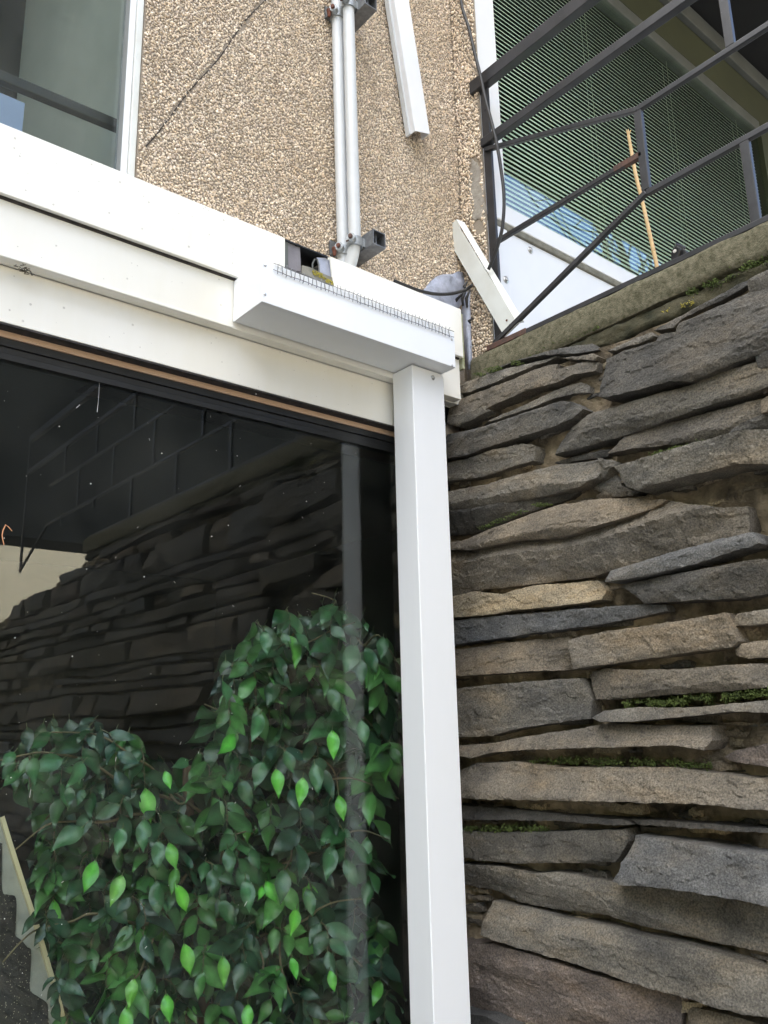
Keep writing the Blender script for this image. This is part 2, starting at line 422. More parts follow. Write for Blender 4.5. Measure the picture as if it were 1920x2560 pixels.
WX0 = .672                                         # right edge of the upper window opening
WT = 4.9
pw = thing("pebbledash_wall", (1.2, YW, 2.4), "tan pebble-dashed wall between the upper window and the railing", "wall")
wb = MB()
wb.box((WX0, YW, 2.40), (XP + .0, YW + .30, WT))
finish("wall_base", wb, M_render, pw)
pr = MB(); pr.box((XP, 1.545, 2.40), (1.7455, YW + .30, WT))
finish("pier", pr, M_render, pw)
pts = jgrid(WX0 + .002, XP - .002, 2.66, WT, .0069, 1)
# stones thin out along the crack
ck0, ck1 = fy(364, 367, YW), fy(660, 0, YW)
ckd = Vector((ck1.x - ck0.x, 0, ck1.z - ck0.z)); ckl = ckd.length; ckd.normalize()
rx, rz = pts[:,0] - ck0.x, pts[:,1] - ck0.z
along = rx*ckd.x + rz*ckd.z; across = np.abs(-rx*ckd.z + rz*ckd.x + .003*np.sin(along*37))
pts = pts[~((along > 0) & (across < .0030))]
s1 = chips(None, pts, ((0, YW, 0), (1,0,0), (0,0,1), (0,-1,0)), .0042, PAL, 2)
p2 = jgrid(1.548, YW - .006, 2.66, WT, .0094, 3)
cem = [fx(px, py, XP) for px, py in ((1178,395),(1205,420),(1212,520),(1214,560),(1180,545),(1172,480))]
keep = np.ones(len(p2), bool)
cy_ = np.mean([p.y for p in cem]); cz_ = np.mean([p.z for p in cem])
keep &= ~((np.abs(p2[:,0]-cy_+.005*np.sin(p2[:,1]*60)) < .019) & (np.abs(p2[:,1]-cz_) < .14))
p2 = p2[keep]
s2 = chips(None, p2, ((XP, 0, 0), (0,1,0), (0,0,1), (-1,0,0)), .0058, PAL*np.array((1.12,1.12,1.12)), 4)  # chips tinted lighter to offset the weaker light on this side face
p3 = jgrid(1.725, 1.80, 2.66, WT, .0094, 5)
chip_object("pebbles", [s1, s2], pw)
cem = [p + Vector((0, random.gauss(0,.004), random.gauss(0,.006))) for a_, b_2 in zip(cem, cem[1:] + cem[:1]) for p in (a_, a_.lerp(b_2,.25), a_.lerp(b_2,.5), a_.lerp(b_2,.75))]
cm = MB(); cm.tube([ck0 + ckd*(t*(ckl+.9)) + Vector((.003*math.sin(t*31), -.0012, .003*math.sin(t*23))) for t in np.linspace(0, 1, 40)], .0015, 6)
finish("crack", cm, M_crack, pw)
cp = MB(); cp.prism([Vector((XP, p.y, p.z)) for p in cem], (-.002, 0, 0)); finish("cement_patch", cp, M_plasterpatch, pw)

# wall beside and over the terrace window
tw = thing("terrace_wall", (5.0, 1.70, 2.5), "dark olive wall in the shade around the blind-covered window", "wall")

# ------------------------------------------------------------------ upper window, left
uw = thing("upper_window", (0.0, YW, 2.83), "upper window at top left with a slim white frame", "window")
f1 = MB()
f1.box((.655, YW + .004, 2.66), (WX0 - .001, YW + .05, WT))                # cream outer lining
finish("cream_lining", f1, M_offwhite, uw, bevel=.0015)
f2 = MB(); f2.box((.640, YW + .010, 2.66), (.6545, YW + .016, WT)); finish("frame", f2, M_upvc, uw, bevel=.0015)
f3 = MB(); f3.box((.6403, YW + .0162, 2.66), (.6542, YW + .055, WT)); finish("inner_frame", f3, M_innerframe, uw, bevel=.001)
f4 = MB(); f4.box((-2.2, YW + .040, 2.66), (.640, YW + .044, WT)); finish("pane", f4, M_glass_up, uw)
# reveal of the room behind it
b = MB(); b.box((fy(300,319,1.745).x + .008, 1.716, 2.66), (.70, 2.75, WT)); struct(finish("window_reveal", b, M_reveal))
b = MB(); b.box((-2.5, 2.75, 2.5), (.70, 2.82, WT)); struct(finish("upper_room_back_wall", b, M_int))
b = MB(); b.box((-2.6, 1.66, 2.5), (-2.5, 2.82, WT)); struct(finish("upper_room_end_wall", b, M_int))
b = MB(); b.box((-2.5, 1.70, 2.5), (.63, 2.75, 2.56)); struct(finish("upper_room_floor", b, M_int))
b = MB(); b.box((-2.6, 1.60, WT), (1.9, 2.9, WT + .3)); struct(finish("upper_room_ceiling", b, M_int))
gr = thing("window_bar", (0, 1.745, 3.1), "black bar across the upper window ending in a small flange", "rail")
YB = 1.745
a0, a1 = fy(0, 194, YB), fy(300, 319, YB)
a0 = a0 + (a0 - a1)*4
gb = MB(); gb.bar(a0, a1, .026, .022); finish("bar", gb, M_blackframe, gr, bevel=.003)
gf = MB(); gf.box((a1.x - .002, YB - .022, a1.z - .034), (a1.x + .008, YB + .022, a1.z + .028)); finish("flange", gf, M_blackframe, gr, bevel=.003)
for zz in (.02, -.024):
    gs = MB(); gs.disc((a1.x - .002, YB, a1.z + zz), (-1,0,0), .004, .003, 10, 1); finish("screw", gs, M_brass, gr)
q0, q1 = fy(62, 258, 1.95), fy(57, 335, 1.95)
bb = MB(); bb.box((q0.x - .8, 1.95, q1.z - .25), (q0.x, 1.965, q0.z)); tag(finish("sky_blue_panel", bb, M_blue), "pale blue panel standing in for sky light low in the upper window", "board")  # blue colour stands in for bright sky seen through the room

# ------------------------------------------------------------------ fascia
fa = thing("fascia", (.6, 1.6, 2.37), "cream stepped fascia of three bands above the shop window", "fascia")
FT, UB, MBZ, LB = 2.765, 2.6125, 2.488, 2.3692
FX0 = -3.0
hl, hr0, hr1 = fy(713, 598, 1.565), fy(826, 640, 1.565), fy(834, 712, 1.565)
FXR = fy(1145, 772, 1.565).x + .008
u1 = MB(); u1.box((FX0, 1.565, UB), (hl.x, 1.572, FT)); u1.box((FX0, 1.572, FT - .006), (hl.x, 1.645, FT))
u1.box((FX0, 1.5622, UB), (hl.x, 1.5649, UB + .011))
finish("upper_band", u1, M_cream, fa, bevel=.0012)
u2_ = MB()
u2_.prism([(hr0.x, 1.565, FT), (FXR, 1.565, FT), (FXR, 1.565, UB), (hr1.x + .004, 1.565, UB), (hr1.x, 1.565, hr1.z)], (0, .007, 0))
u2_.box((hr0.x - .004, 1.5722, FT - .006), (FXR, 1.645, FT)); u2_.box((hr1.x + .004, 1.5622, UB), (FXR, 1.5649, UB + .011))
u2_.box((FXR, 1.5655, UB), (FXR + .005, 1.645, FT))
finish("upper_band", u2_, M_cream, fa, bevel=.0012)
lo = MB(); lo.box((hl.x + .0005, 1.566, UB), (hr1.x + .0035, 1.572, hr1.z - .012)); finish("broken_band_edge", lo, M_sillgap, fa, bevel=.001)
m1 = MB(); m1.box((FX0, 1.578, MBZ), (FXR + .0, 1.640, UB + .012)); m1.box((FX0, 1.5752, MBZ), (.8885, 1.5779, MBZ + .006))
finish("middle_band", m1, M_cream, fa, bevel=.0012)
gp = MB(); gp.box((FX0, 1.5735, UB - .004), (FXR - .004, 1.5778, UB + .01)); finish("shade_strip", gp, M_seal_shade, fa)  # black strip painted in for the shade under the upper band
lw = MB()
rr = [fy(px, py, 1.608) for px, py in ((1154,900),(1154,960),(1142,966),(1130,972),(1119,975),(1112,974))]
lw.prism([(FX0,1.608,LB),(FX0,1.608,MBZ - .0005),(rr[0].x,1.608,MBZ - .0005),(rr[1].x,1.608,rr[1].z),(rr[2].x,1.608,rr[2].z),(rr[3].x,1.608,rr[3].z),(rr[4].x,1.608,rr[4].z),(rr[5].x-.02,1.608,rr[5].z),(rr[5].x-.02,1.608,LB)], (0,.032,0))
finish("lower_band", lw, M_cream, fa, bevel=.0012)
# the torn opening: hanging membrane, bent metal, lichen
def fyp(L_, Y, s=300/1659., ox=680, oy=540): return [fy(ox + s*a, oy + s*b, Y) for a, b in L_]
fl = MB(); fl.prism(fyp([(222,372),(290,390),(330,422),(385,430),(400,690),(402,770),(310,750),(225,715)], 1.574), (0,.003,0)); finish("torn_membrane", fl, M_flap, fa)
fl = MB(); fl.prism(fyp([(170,330),(225,345),(222,720),(168,690)], 1.5725), (0,.003,0)); finish("cut_edge", fl, M_trim, fa)
fl = MB(); fl.prism(fyp([(620,572),(800,584),(850,860),(848,900),(700,830),(655,780),(640,650)], 1.5745), (0,.003,0)); finish("bent_sheet", fl, M_lead, fa)
fl = MB(); fl.tube(fyp([(560,760),(560,660),(590,600),(625,600),(645,680),(650,780)], 1.5735), .0022, 6); finish("membrane_loop", fl, M_trim, fa)
fl = MB(); fl.prism(fyp([(405,690),(520,720),(640,780),(850,870),(850,960),(640,900),(405,800)], 1.5715), (0,-.004,0)); finish("ledge_stone", fl, M_sillgap, fa)
fl = MB()
for k in range(90):
    t = random.random(); a = 560 + 290*t; bq = 770 + 130*t + random.uniform(-28, 34) + (35 if t > .6 else 0)
    p = fyp([(a, bq)], 1.567)[0]; fl.disc(p, (random.uniform(-.3,.3), -1, random.uniform(-.3,.3)), random.uniform(.0012,.0030), .0022, 7, 1)
finish("lichen", fl, M_lichen, fa, smooth=True)
fl = MB(); fl.box((hl.x + .0005, 1.568, FT - .0035), (hr0.x - .0045, 1.645, FT)); finish("top_return", fl, M_blackframe, fa)  # coloured black so the cavity under it looks shaded
fl = MB(); fl.box((hl.x - .05, 1.640, UB + .014), (hr0.x + .06, 1.645, FT - .008)); finish("cavity_shade", fl, M_black, fa)  # black sheet that paints the darkness of the cavity
# end seal with green growth
es = MB(); es.box((FXR + .006, 1.570, UB - .03), (FXR + .014, 1.648, FT - .01))
finish("end_seal", es, pm("green_stained_seal", (.46,.46,.34), (.27,.29,.15), rough=.8, scale=50, bump=.4, bscale=150), fa)
k = MB()
for _ in range(95):
    px, py = random.uniform(5, 600), random.uniform(330, 1000)
    for Y, za, zb in ((1.565, UB + .015, FT - .004), (1.578, MBZ + .01, UB - .006), (1.608, LB + .01, MBZ - .02)):
        p = fy(px, py, Y)
        if za < p.z < zb and p.x < hl.x - .02 and (Y < 1.57 or random.random() < .4) and random.random() < .75:
            k.disc(p, (0,-1,0), random.choice((.0010,.0014,.0020,.0026)), .0003, 9)
for px, py in ((555,905),(540,845),(640,985),(700,880),(1040,790),(880,965),(620,850),(350,868)): k.disc(fy(px, py, 1.608 if py > 800 else 1.578), (0,-1,0), .0014, .0004, 7)
o_ = finish("dirt_spots", k, pm("dirt_spot", (.66,.64,.58), (.56,.53,.48), rough=.8, scale=40), fa); o_["kind"] = "stuff"
ii = MB()
p = fy(60, 676, 1.574)
for k in range(26):
    d = Vector((random.gauss(0,.006), random.uniform(-.006,.003), random.gauss(0,.004)))
    ii.tube([p + d, p + d + Vector((random.gauss(0,.005), -.002, random.gauss(0,.004)))], .0009, 5)
ii.tube([p + Vector((.002,-.002,.004)), p + Vector((.011,-.003,.001)), p + Vector((.015,-.003,-.007))], .0012, 6)
tag(finish("moss_tuft", ii, M_insect), "small dry brown tuft stuck under the middle fascia band", "debris")

# ------------------------------------------------------------------ shop window
sw = thing("shop_window", (.5, YG, .05), "large dark shop window under the cream fascia", "window")
sm = MB(); sm.box((FX0, 1.609, LB - .004), (1.60, 1.6365, LB - .0004)); finish("seal", sm, M_seal_shade, sw)
tb = MB(); tb.box((FX0, 1.6367, 2.3525), (1.60, 1.650, LB)); finish("timber_strip", tb, M_timber, sw, bevel=.0008)
hf = MB(); hf.box((FX0, 1.640, 2.336), (1.62, 1.668, 2.3522)); hf.box((FX0, 1.645, 2.322), (1.62, 1.668, 2.3358)); hf.box((FX0, 1.6425, 2.3085), (1.62, 1.668, 2.3218))
finish("head_frame", hf, M_blackframe, sw, bevel=.0012)
jf = MB(); jf.box((1.545, 1.642, .02), (1.60, 1.668, 2.3084)); finish("side_frame", jf, M_blackframe, sw, bevel=.0012)
pn = MB(); pn.box((FX0, YG, .02), (1.545, YG + .004, 2.3084)); finish("pane", pn, M_glass_shop, sw)
sp = MB()
spots = [(230,1005),(1395/4.,0)]
for k in range(120):
    px, py = random.uniform(5, 960), random.uniform(960, 2550)
    p = fy(px, py, YG - .0008)
    if not (0.2 < p.x < 1.35): continue
    r_ = random.choice((.0004,.0005,.0006,.0009)) * random.uniform(.8, 1.3)
    if random.random() < .25: sp.tube([p, p + Vector((random.gauss(0,.003), 0, random.gauss(0,.004)))], .0003, 5)
    else: sp.disc(p, (0,-1,0), r_, .0004, 6)
for cx, cy in ((633,678),(893,960),(355,797),(828,1003),(928,688),(232,573),(283,1472)):
    sp.disc(fy(cx*.639, 700 + cy*.639, YG - .0008), (0,-1,0), .0012, .0005, 7)
finish("dust_specks", sp, M_speck, sw)["kind"] = "stuff"
tq = MB(); tq.tube([fy(px, py, YG - .002) for px, py in ((10,1362),(7,1350),(5,1338),(8,1325),(14,1312),(22,1318),(30,1328))], [.0008,.0010,.0011,.0012,.0011,.001,.0008], 6)
tag(finish("dry_twig", tq, M_redtwig), "bent orange dry twig stuck to the shop glass at the left", "twig")
wq = MB(); wq.tube([fy(px, py, YG - .002) for px, py in ((249,940),(248,970),(246,1000),(243,1030))], [.0003,.0003,.0004,.0008], 5)
wq.tube([fy(px, py, YG - .002) for px, py in ((191,1020),(197,1014),(200,1012))], .0006, 5)
tag(finish("cobweb", wq, M_web), "thin hanging cobweb strand near the top of the shop glass", "cobweb")

# ------------------------------------------------------------------ casing and post
cs = thing("lintel_casing", (1.19, 1.5, 2.503), "white box casing on the fascia with wire mesh along its top", "casing")
cb = MB(); cb.box((.8905, 1.4525, 2.503), (1.4835, 1.5745, 2.605)); finish("casing_body", cb, M_white, cs, bevel=.0015)
ec = MB(); ec.box((.8888, 1.4512, 2.5022), (.8903, 1.5747, 2.6058)); finish("end_cap", ec, M_white, cs, bevel=.0006)
for px, py in ((663,663.5),(662,736),(1129,849),(1130.5,914)):
    p = fy(px, py, 1.4524); scw = MB(); scw.disc(p, (0,-1,0), .0033, .0022, 12, 1); finish("screw", scw, M_brass, cs, smooth=True)
wm = MB(); zt = 2.6035; zb = 2.587
x0, x1 = .928, 1.470; n = int((x1 - x0)/.0118)
def wy(x, ph): return 1.4485 + .0011*math.sin(x*math.pi/.0118 + ph)
for zz, ph in ((zt, 0), (zb, math.pi)):
    wm.tube([(x, wy(x, ph), zz + .0006*math.sin(x*90) + .0009*math.sin(x*math.pi/.0118 + ph)) for x in np.linspace(x0 - .012, x1 + .008, n*4)], .0009, 5)
for k in range(n + 1):
    x = x0 + k*.0118 + random.gauss(0, .0005)
    sgn = 1 if k % 2 else -1
    wm.tube([(x + random.gauss(0,.0008), 1.449 - sgn*.001, zb - random.uniform(.003,.0055)), (x, 1.4485 - sgn*.0015, zb), (x, 1.4485, (zt+zb)/2), (x, 1.4485 + sgn*.0015, zt), (x + random.gauss(.0015,.0015), 1.449 - random.uniform(0,.003), zt + random.uniform(.003,.0075))], .0009, 5)
finish("wire_mesh", wm, M_mesh, cs, smooth=True)
po = thing("post", (1.427, 1.54, 0), "white square aluminium post at the right end of the shop window", "post")
pb = MB(); pb.box((1.3715, 1.500, 0.0), (1.4835, 1.5780, 2.500)); finish("post_body", pb, M_white, po, bevel=.0022)
ps = MB(); p = fy(1082, 944, 1.4995); ps.disc(p, (0,-1,0), .0066, .0008, 20); ps.disc(p + Vector((0,-.0008,0)), (0,-1,0), .0045, .0035, 14, 1)
finish("screw", ps, M_brass, po, smooth=True)

# ------------------------------------------------------------------ pipes and their brackets
def pipe(cx, cy, pts_, label):
    m = MB(); m.tube(pts_, .0168, 20); return tag(finish("conduit_pipe", m, M_grey_plastic, smooth=True, sharp=60), label, "pipe", "grey conduit pipes on the pebble-dashed wall")
def axis(px0, px1, Y):
    return fy(px0, 0, Y), fy(px1, 576, Y)
a, b_2 = axis(842, 856.5, 1.625)
d = (b_2 - a)
P1 = [a - d*.9, a, b_2, b_2 + d*.16, b_2 + d*.30]
pipe(0, 0, P1, "left of the two grey pipes, straight and nearer the wall")
a, b_2 = axis(870.5, 886.5, 1.585); d = (b_2 - a); dn = d.normalized()
P2 = [a - d*.9, a, b_2]
e = b_2 + dn*.02
for k in range(1, 9):
    w = k/8
    P2.append(e + dn*(.13*w) + Vector((-.012*w*w, .045*w*w*(1.4 - .4*w), 0)))
pipe(0, 0, P2, "right of the two grey pipes, bent inwards behind the fascia")
def bracket(zc, xr, label, clamp=True):
    r0 = thing("pipe_bracket", (xr, 1.6, zc), label, "bracket", "steel pipe brackets")
    c = MB(); w = .043; hh = .044; th = .003
    x0_, x1_ = xr, xr + w; y0_, y1_ = 1.532, 1.650
    c.box((x0_, y0_, zc), (x1_, y1_, zc + th)); c.box((x0_, y0_, zc + th), (x0_ + th, y1_, zc + hh)); c.box((x1_ - th, y0_, zc + th), (x1_, y1_, zc + hh))
    c.box((x0_ + th, y0_, zc + hh - th), (x0_ + .022, y1_, zc + hh)); c.box((x1_ - .022, y0_, zc + hh - th), (x1_ - th, y1_, zc + hh))
    c.box((x0_ + w*.42, y0_ + .012, zc + th), (x0_ + w*.42 + .004, y1_, zc + hh - .004))
    finish("channel", c, M_darkgalv, r0)
    c = MB(); c.box((xr - .058, 1.612, zc), (xr - .001, 1.650, zc + th)); c.box((xr - .058, 1.645, zc + th), (xr - .001, 1.650, zc + hh)); finish("base_plate", c, M_darkgalv, r0)
    if clamp:
        for (pa, pb_, Y, rusty, dz) in ((842, 856.5, 1.625, True, .006), (870.5, 886.5, 1.585, False, .018)):
            A, B_ = axis(pa, pb_, Y); t = (zc + dz - A.z)/(B_.z - A.z); ctr = A + (B_ - A)*t
            k = MB(); n_ = 24; ang0 = math.radians(-150); vs = []
            ring = []
            for i in range(n_ + 1):
                w_ = 2*math.pi*i/n_
                ring.append((math.cos(w_), math.sin(w_)))
            for rr_ in (.0172, .0212):
                for zz in (-.0125, .0125):
                    vs.append([Vector((ctr.x + cx_*rr_, ctr.y + sy_*rr_, ctr.z + zz)) for cx_, sy_ in ring[:-1]])
            o = len(k.v); allv = sum(vs, []); fs = []
            def id_(r_, i): return r_*n_ + i % n_
            for i in range(n_):
                fs += [(id_(2,i), id_(2,i+1), id_(3,i+1), id_(3,i)), (id_(0,i), id_(1,i), id_(1,i+1), id_(0,i+1)), (id_(1,i), id_(3,i), id_(3,i+1), id_(1,i+1)), (id_(0,i), id_(0,i+1), id_(2,i+1), id_(2,i))]
            k.add(allv, fs)
            k.box((ctr.x + .012, ctr.y - .0195, ctr.z - .012), (xr + .010, ctr.y - .0165, ctr.z + .012))
            cl = finish("clamp", k, M_galv, r0, smooth=True, sharp=40)
            e2 = MB(); q = ctr + Vector((-.018, -.012, .0)); e2.tube([q + Vector((.004,.004,0)), q + Vector((-.012,-.008,0))], .0115, 14); finish("lug", e2, M_galv, cl, smooth=True, sharp=40)
            e3 = MB(); e3.disc(q + Vector((-.012,-.008,0)), (-.83,-.55,0), .0062, .006, 6)
            if rusty: e3.tube([q + Vector((-.006,.004,.004)), q + Vector((-.016,.006,-.004)), q + Vector((-.014,.008,-.022))], [.007,.008,.004], 8)
            else: e3.tube([q + Vector((-.010,-.004,-.006)), q + Vector((-.020,.0,-.013))], .0022, 6)
            finish("bolt", e3, M_rustbolt if rusty else M_rust, cl, smooth=True, sharp=40)
zc = 1.6 + 1.30*1.652/1.746
bracket(zc, fy(886.5, 576, 1.585).x + .020, "lower steel pipe bracket with two clamps and a rusty bolt")
z2 = fz(812, 30, 3.62).z
xu = fy(800, 20, YW)
bracket(fy(812, 50, YW).z, fy(870.5, 0, 1.585).x + .020, "upper steel pipe bracket cut off by the top of the photo", clamp=True)

# ------------------------------------------------------------------ trunking
tk = thing("hanging_trunking", (1.42, 1.6, 3.3), "white length of cable trunking slanting down the pebble-dashed wall", "trunking")
Yf, Yb = 1.603, 1.640
TL, TR = fy(986, 0, Yf), fy(1022, 0, Yf); BL, BR = fy(1038, 327, Yf), fy(1075, 335, Yf)
ex = (TL - BL)*.9; TL = TL + ex; TR = TR + (TR - BR)*.9
k = MB(); th = .0022; nb = Vector((0, Yb - Yf, 0)); t3 = Vector((0, th, 0))
k.hexa([BL, BR, BR + t3, BL + t3, TL, TR, TR + t3, TL + t3])
sx = (BR - BL).normalized()*th
k.hexa([BL + t3, BL + t3 + sx, BL + sx + nb, BL + nb, TL + t3, TL + t3 + sx, TL + sx + nb, TL + nb])
k.hexa([BR + t3 - sx, BR + t3, BR + nb, BR - sx + nb, TR + t3 - sx, TR + t3, TR + nb, TR - sx + nb])
finish("cover", k, M_upvc, tk, bevel=.0008)
k = MB(); lp = -sx*1.2
k.hexa([BL + lp*2 + nb*.55, BL + lp*.05 + nb*.55, BL + lp*.05 + nb, BL + lp*2 + nb, TL + lp*2 + nb*.55, TL + lp*.05 + nb*.55, TL + lp*.05 + nb, TL + lp*2 + nb]); finish("backing_edge", k, M_grey_plastic, tk)
ft = thing("fallen_trunking", (1.72, 1.53, 2.63), "torn off-white trunking leaning across the foot of the railing post", "trunking")
def pl(px, py, t): return fx(px, py, 1.700 + .020*t)
k = MB(); ls = [(1109.7,579.5,0),(1121,596,.06),(1132,620,.12),(1261.6,843,1)]; rs = [(1141,548,0),(1150,572,.06),(1162,591,.12),(1294,808,1)]
front = [pl(*q) for q in ls] + [pl(*q) for q in reversed(rs)]
front = front[:1] + [pl(1112,592,.02), pl(1120,600,.05)] + front[1:]
k.prism(front, (.003, 0, 0)); finish("trunking_face", k, M_offwhite, ft, bevel=.0006)
k = MB(); oq = [pl(1153,552,0) + Vector((.014,0,0)), pl(1304,802,1) + Vector((.010,0,0))]
a_, c_ = pl(1141,548,0), pl(1294,808,1)
k.hexa([a_, a_ + Vector((.003,.002,0)), oq[0] + Vector((.003,.002,0)), oq[0], c_, c_ + Vector((.003,.002,0)), oq[1] + Vector((.003,.002,0)), oq[1]]); finish("trunking_flange", k, M_offwhite, ft)
k = MB()
for px, py in ((1267,801),(1274,812)): k.disc(fx(px, py, 1.7175), (-1,0,0), .0035 if py < 805 else .0015, .0012, 9)
finish("rivet", k, M_rustbolt, ft)

# ------------------------------------------------------------------ lead flashing
lf = thing("lead_flashing", (1.70, 1.6, 2.6), "crumpled grey lead flashing in the corner at the fascia end", "flashing")
k = MB(); S5 = 340/1635.
ap = [(990,760),(960,670),(900,655),(840,690),(720,690),(640,720),(560,790),(500,870),(470,930),(520,1000),(900,1120),(960,1040),(985,900)]
for_ = [fy(960 + S5*x, 540 + S5*y, YW - .012) for x, y in ap]
c0 = sum(for_, Vector())/len(for_)
fan = []; vs = [c0 + Vector((0,-.002,0))]
inner = [c0 + (p - c0)*.55 + Vector((random.gauss(0,.004), random.gauss(-.001,.0015), random.gauss(0,.004))) for p in for_]
outer = [p + Vector((0, .006 + random.gauss(0,.002), 0)) for p in for_]
n_ = len(for_); k.add([vs[0]] + inner + outer, [(0, 1 + i, 1 + (i+1) % n_) for i in range(n_)] + [(1+i, 1+n_+i, 1+n_+(i+1) % n_, 1+(i+1) % n_) for i in range(n_)])
finish("apron", k, M_lead, lf, smooth=True)
k = MB(); vs = []; fs = []
rows = 26
prof = [(990,905,1040),(935,1110,1035),(925,1160,1045),(935,1300,1045),(945,1450,1050),(955,1550,1055),(975,1700,1060),(985,1840,1060)]
for i, (xa, yy, xb) in enumerate(prof):
    for j in range(6):
        w = j/5; x = xa + (xb - xa)*w
        bend = .022*(1 - abs(2*w - 1)) + random.gauss(0, .002)
        p = fx(960 + S5*x, 540 + S5*(yy + random.gauss(0,4)), XP - .030 - bend*.6); vs.append(p)
for i in range(len(prof) - 1):
    for j in range(5): fs.append((i*6+j, i*6+j+1, (i+1)*6+j+1, (i+1)*6+j))
k.add(vs, fs); ob = finish("corner_strip", k, M_lead, lf, smooth=True)
m = ob.modifiers.new("thickness", 'SOLIDIFY'); m.thickness = .003
for (xa, ya, xb, yb) in ((1000,790,990,900),(1035,880,1000,1100),(985,900,950,1080),(985,900,830,1085),(1060,1230,1040,1290)):
    A, B_ = [fx(960 + S5*x, 540 + S5*y, XP - .045) for x, y in ((xa,ya),(xb,yb))]
    mid = (A + B_)/2 + Vector((-.004, .006, .0)); k = MB(); k.tube([A, mid, B_], [.003,.0055,.003], 6); finish("torn_fold", k, M_black, lf, smooth=True)

# ------------------------------------------------------------------ cables
def smooth_path(P, n=8):
    out = []
    P = [P[0]] + P + [P[-1]]
    for i in range(1, len(P) - 2):
        for j in range(n):
            t = j/n; p0, p1, p2_, p3_ = P[i-1], P[i], P[i+1], P[i+2]
            out.append(.5*((2*p1) + (p2_ - p0)*t + (2*p0 - 5*p1 + 4*p2_ - p3_)*t*t + (3*p1 - p0 - 3*p2_ + p3_)*t**3))
    out.append(P[-2]); return out
XC = 1.705
cp_ = [(1146,-120),(1152,0),(1172,70),(1186,130),(1201,190),(1214,250),(1230,310),(1242,360),(1252,420),(1260,490),(1257,560),(1246,610),(1232,648),(1221,674)]
k = MB(); k.tube(smooth_path([fx(px, py, XC) for px, py in cp_]), .0052, 10)
tag(finish("cable", k, M_black, smooth=True), "long black cable hanging past the railing post", "cable")
k = MB(); k.tube(smooth_path([fx(px, py, 1.675) if px > 1150 else fy(px, py, 1.592 + .02*(1150-px)/150) for px, py in ((985,702),(1010,712),(1050,727),(1090,735),(1130,734),(1165,724),(1180,713))]), .0048, 10)
tag(finish("cable", k, M_black, smooth=True), "short black cable sagging over the top of the fascia at the flashing", "cable")

# ------------------------------------------------------------------ railing
rl = thing("railing", (XP, 1.0, 2.64), "black iron railing on the stone wall coping", "railing")
SR = XP/1.70
def RP(y, z, x=XP): return Vector((x, y*SR, 1.6 + (z - 1.6)*SR))
YE = -2.50
def rbar(name, p, q, wx, wn, mat=M_iron):
    k = MB(); k.bar(p, q, wx, wn); return finish(name, k, mat, rl, bevel=.002)
rbar("top_rail", RP(1.535, 3.530), RP(YE, 3.540), .030, .045)
rbar("second_rail", RP(1.505, 3.315), RP(YE, 3.303), .024, .028)
rbar("bottom_rail", RP(1.500, 2.627, XP - .020), RP(-1.25, 2.624, XP - .020), .030, .015)
rbar("rusty_rail_end", RP(1.505, 2.628, XP - .021), RP(1.36, 2.628, XP - .021), .032, .017, M_rust)
k = MB(); k.bar(RP(1.492, 2.618, XP + .008), RP(1.492, 3.56, XP + .008), .010, .030, Vector((1,0,0))); wp = finish("wall_post", k, M_iron, rl, bevel=.001)
for zz in (3.43, 2.95):
    k = MB(); k.disc(RP(1.490, zz, XP + .0029), (-1,0,0), .0042, .0006, 10); finish("screw_hole", k, M_black, rl)
ZN, ZM = 3.100, 2.858
y1, dyy = .978, .2515
rbar("upper_diagonal", RP(1.497, 3.292), RP(y1, ZN), .014, .014)
rbar("short_bar", RP(1.470, 2.966), RP(y1, 2.970), .014, .014)
k = MB(); k.bar(RP(1.06, 2.9705), RP(y1 + .009, 2.970), .0155, .0155); finish("rusty_bar_end", k, M_rust, rl)
rbar("lower_diagonal", RP(1.487, 2.640, XP - .022), RP(y1, ZM, XP - .004), .014, .014)
rbar("upper_bar", RP(y1, ZN), RP(-2.04, ZN + .005), .014, .016)
rbar("lower_bar", RP(y1, ZM), RP(-2.04, ZM - .004), .014, .016)
k = MB(); k.bar(RP(y1, ZM + .008), RP(y1, ZN - .008), .014, .022); finish("upright", k, M_iron, rl, bevel=.0015)
for i in range(1, 12):
    yy = y1 - i*dyy
    if yy < -2.06: break
    k = MB()
    if i % 2: k.bar(RP(yy, ZM - .008), RP(yy, 2.635 if yy > -1.25 else 2.80), .014, .022); k2 = MB(); k2.bar(RP(yy, ZN + .008), RP(yy, 3.30), .014, .022); finish("upright", k2, M_iron, rl, bevel=.0015)
    else: k.bar(RP(yy, ZM + .008), RP(yy, ZN - .008), .014, .022)
    finish("upright", k, M_iron, rl, bevel=.0015)
rbar("end_diagonal", RP(-2.04, ZM - .004), RP(-2.50, 2.640), .014, .016)
rbar("end_post", RP(-2.51, 2.62), RP(-2.51, 3.56), .012, .030)

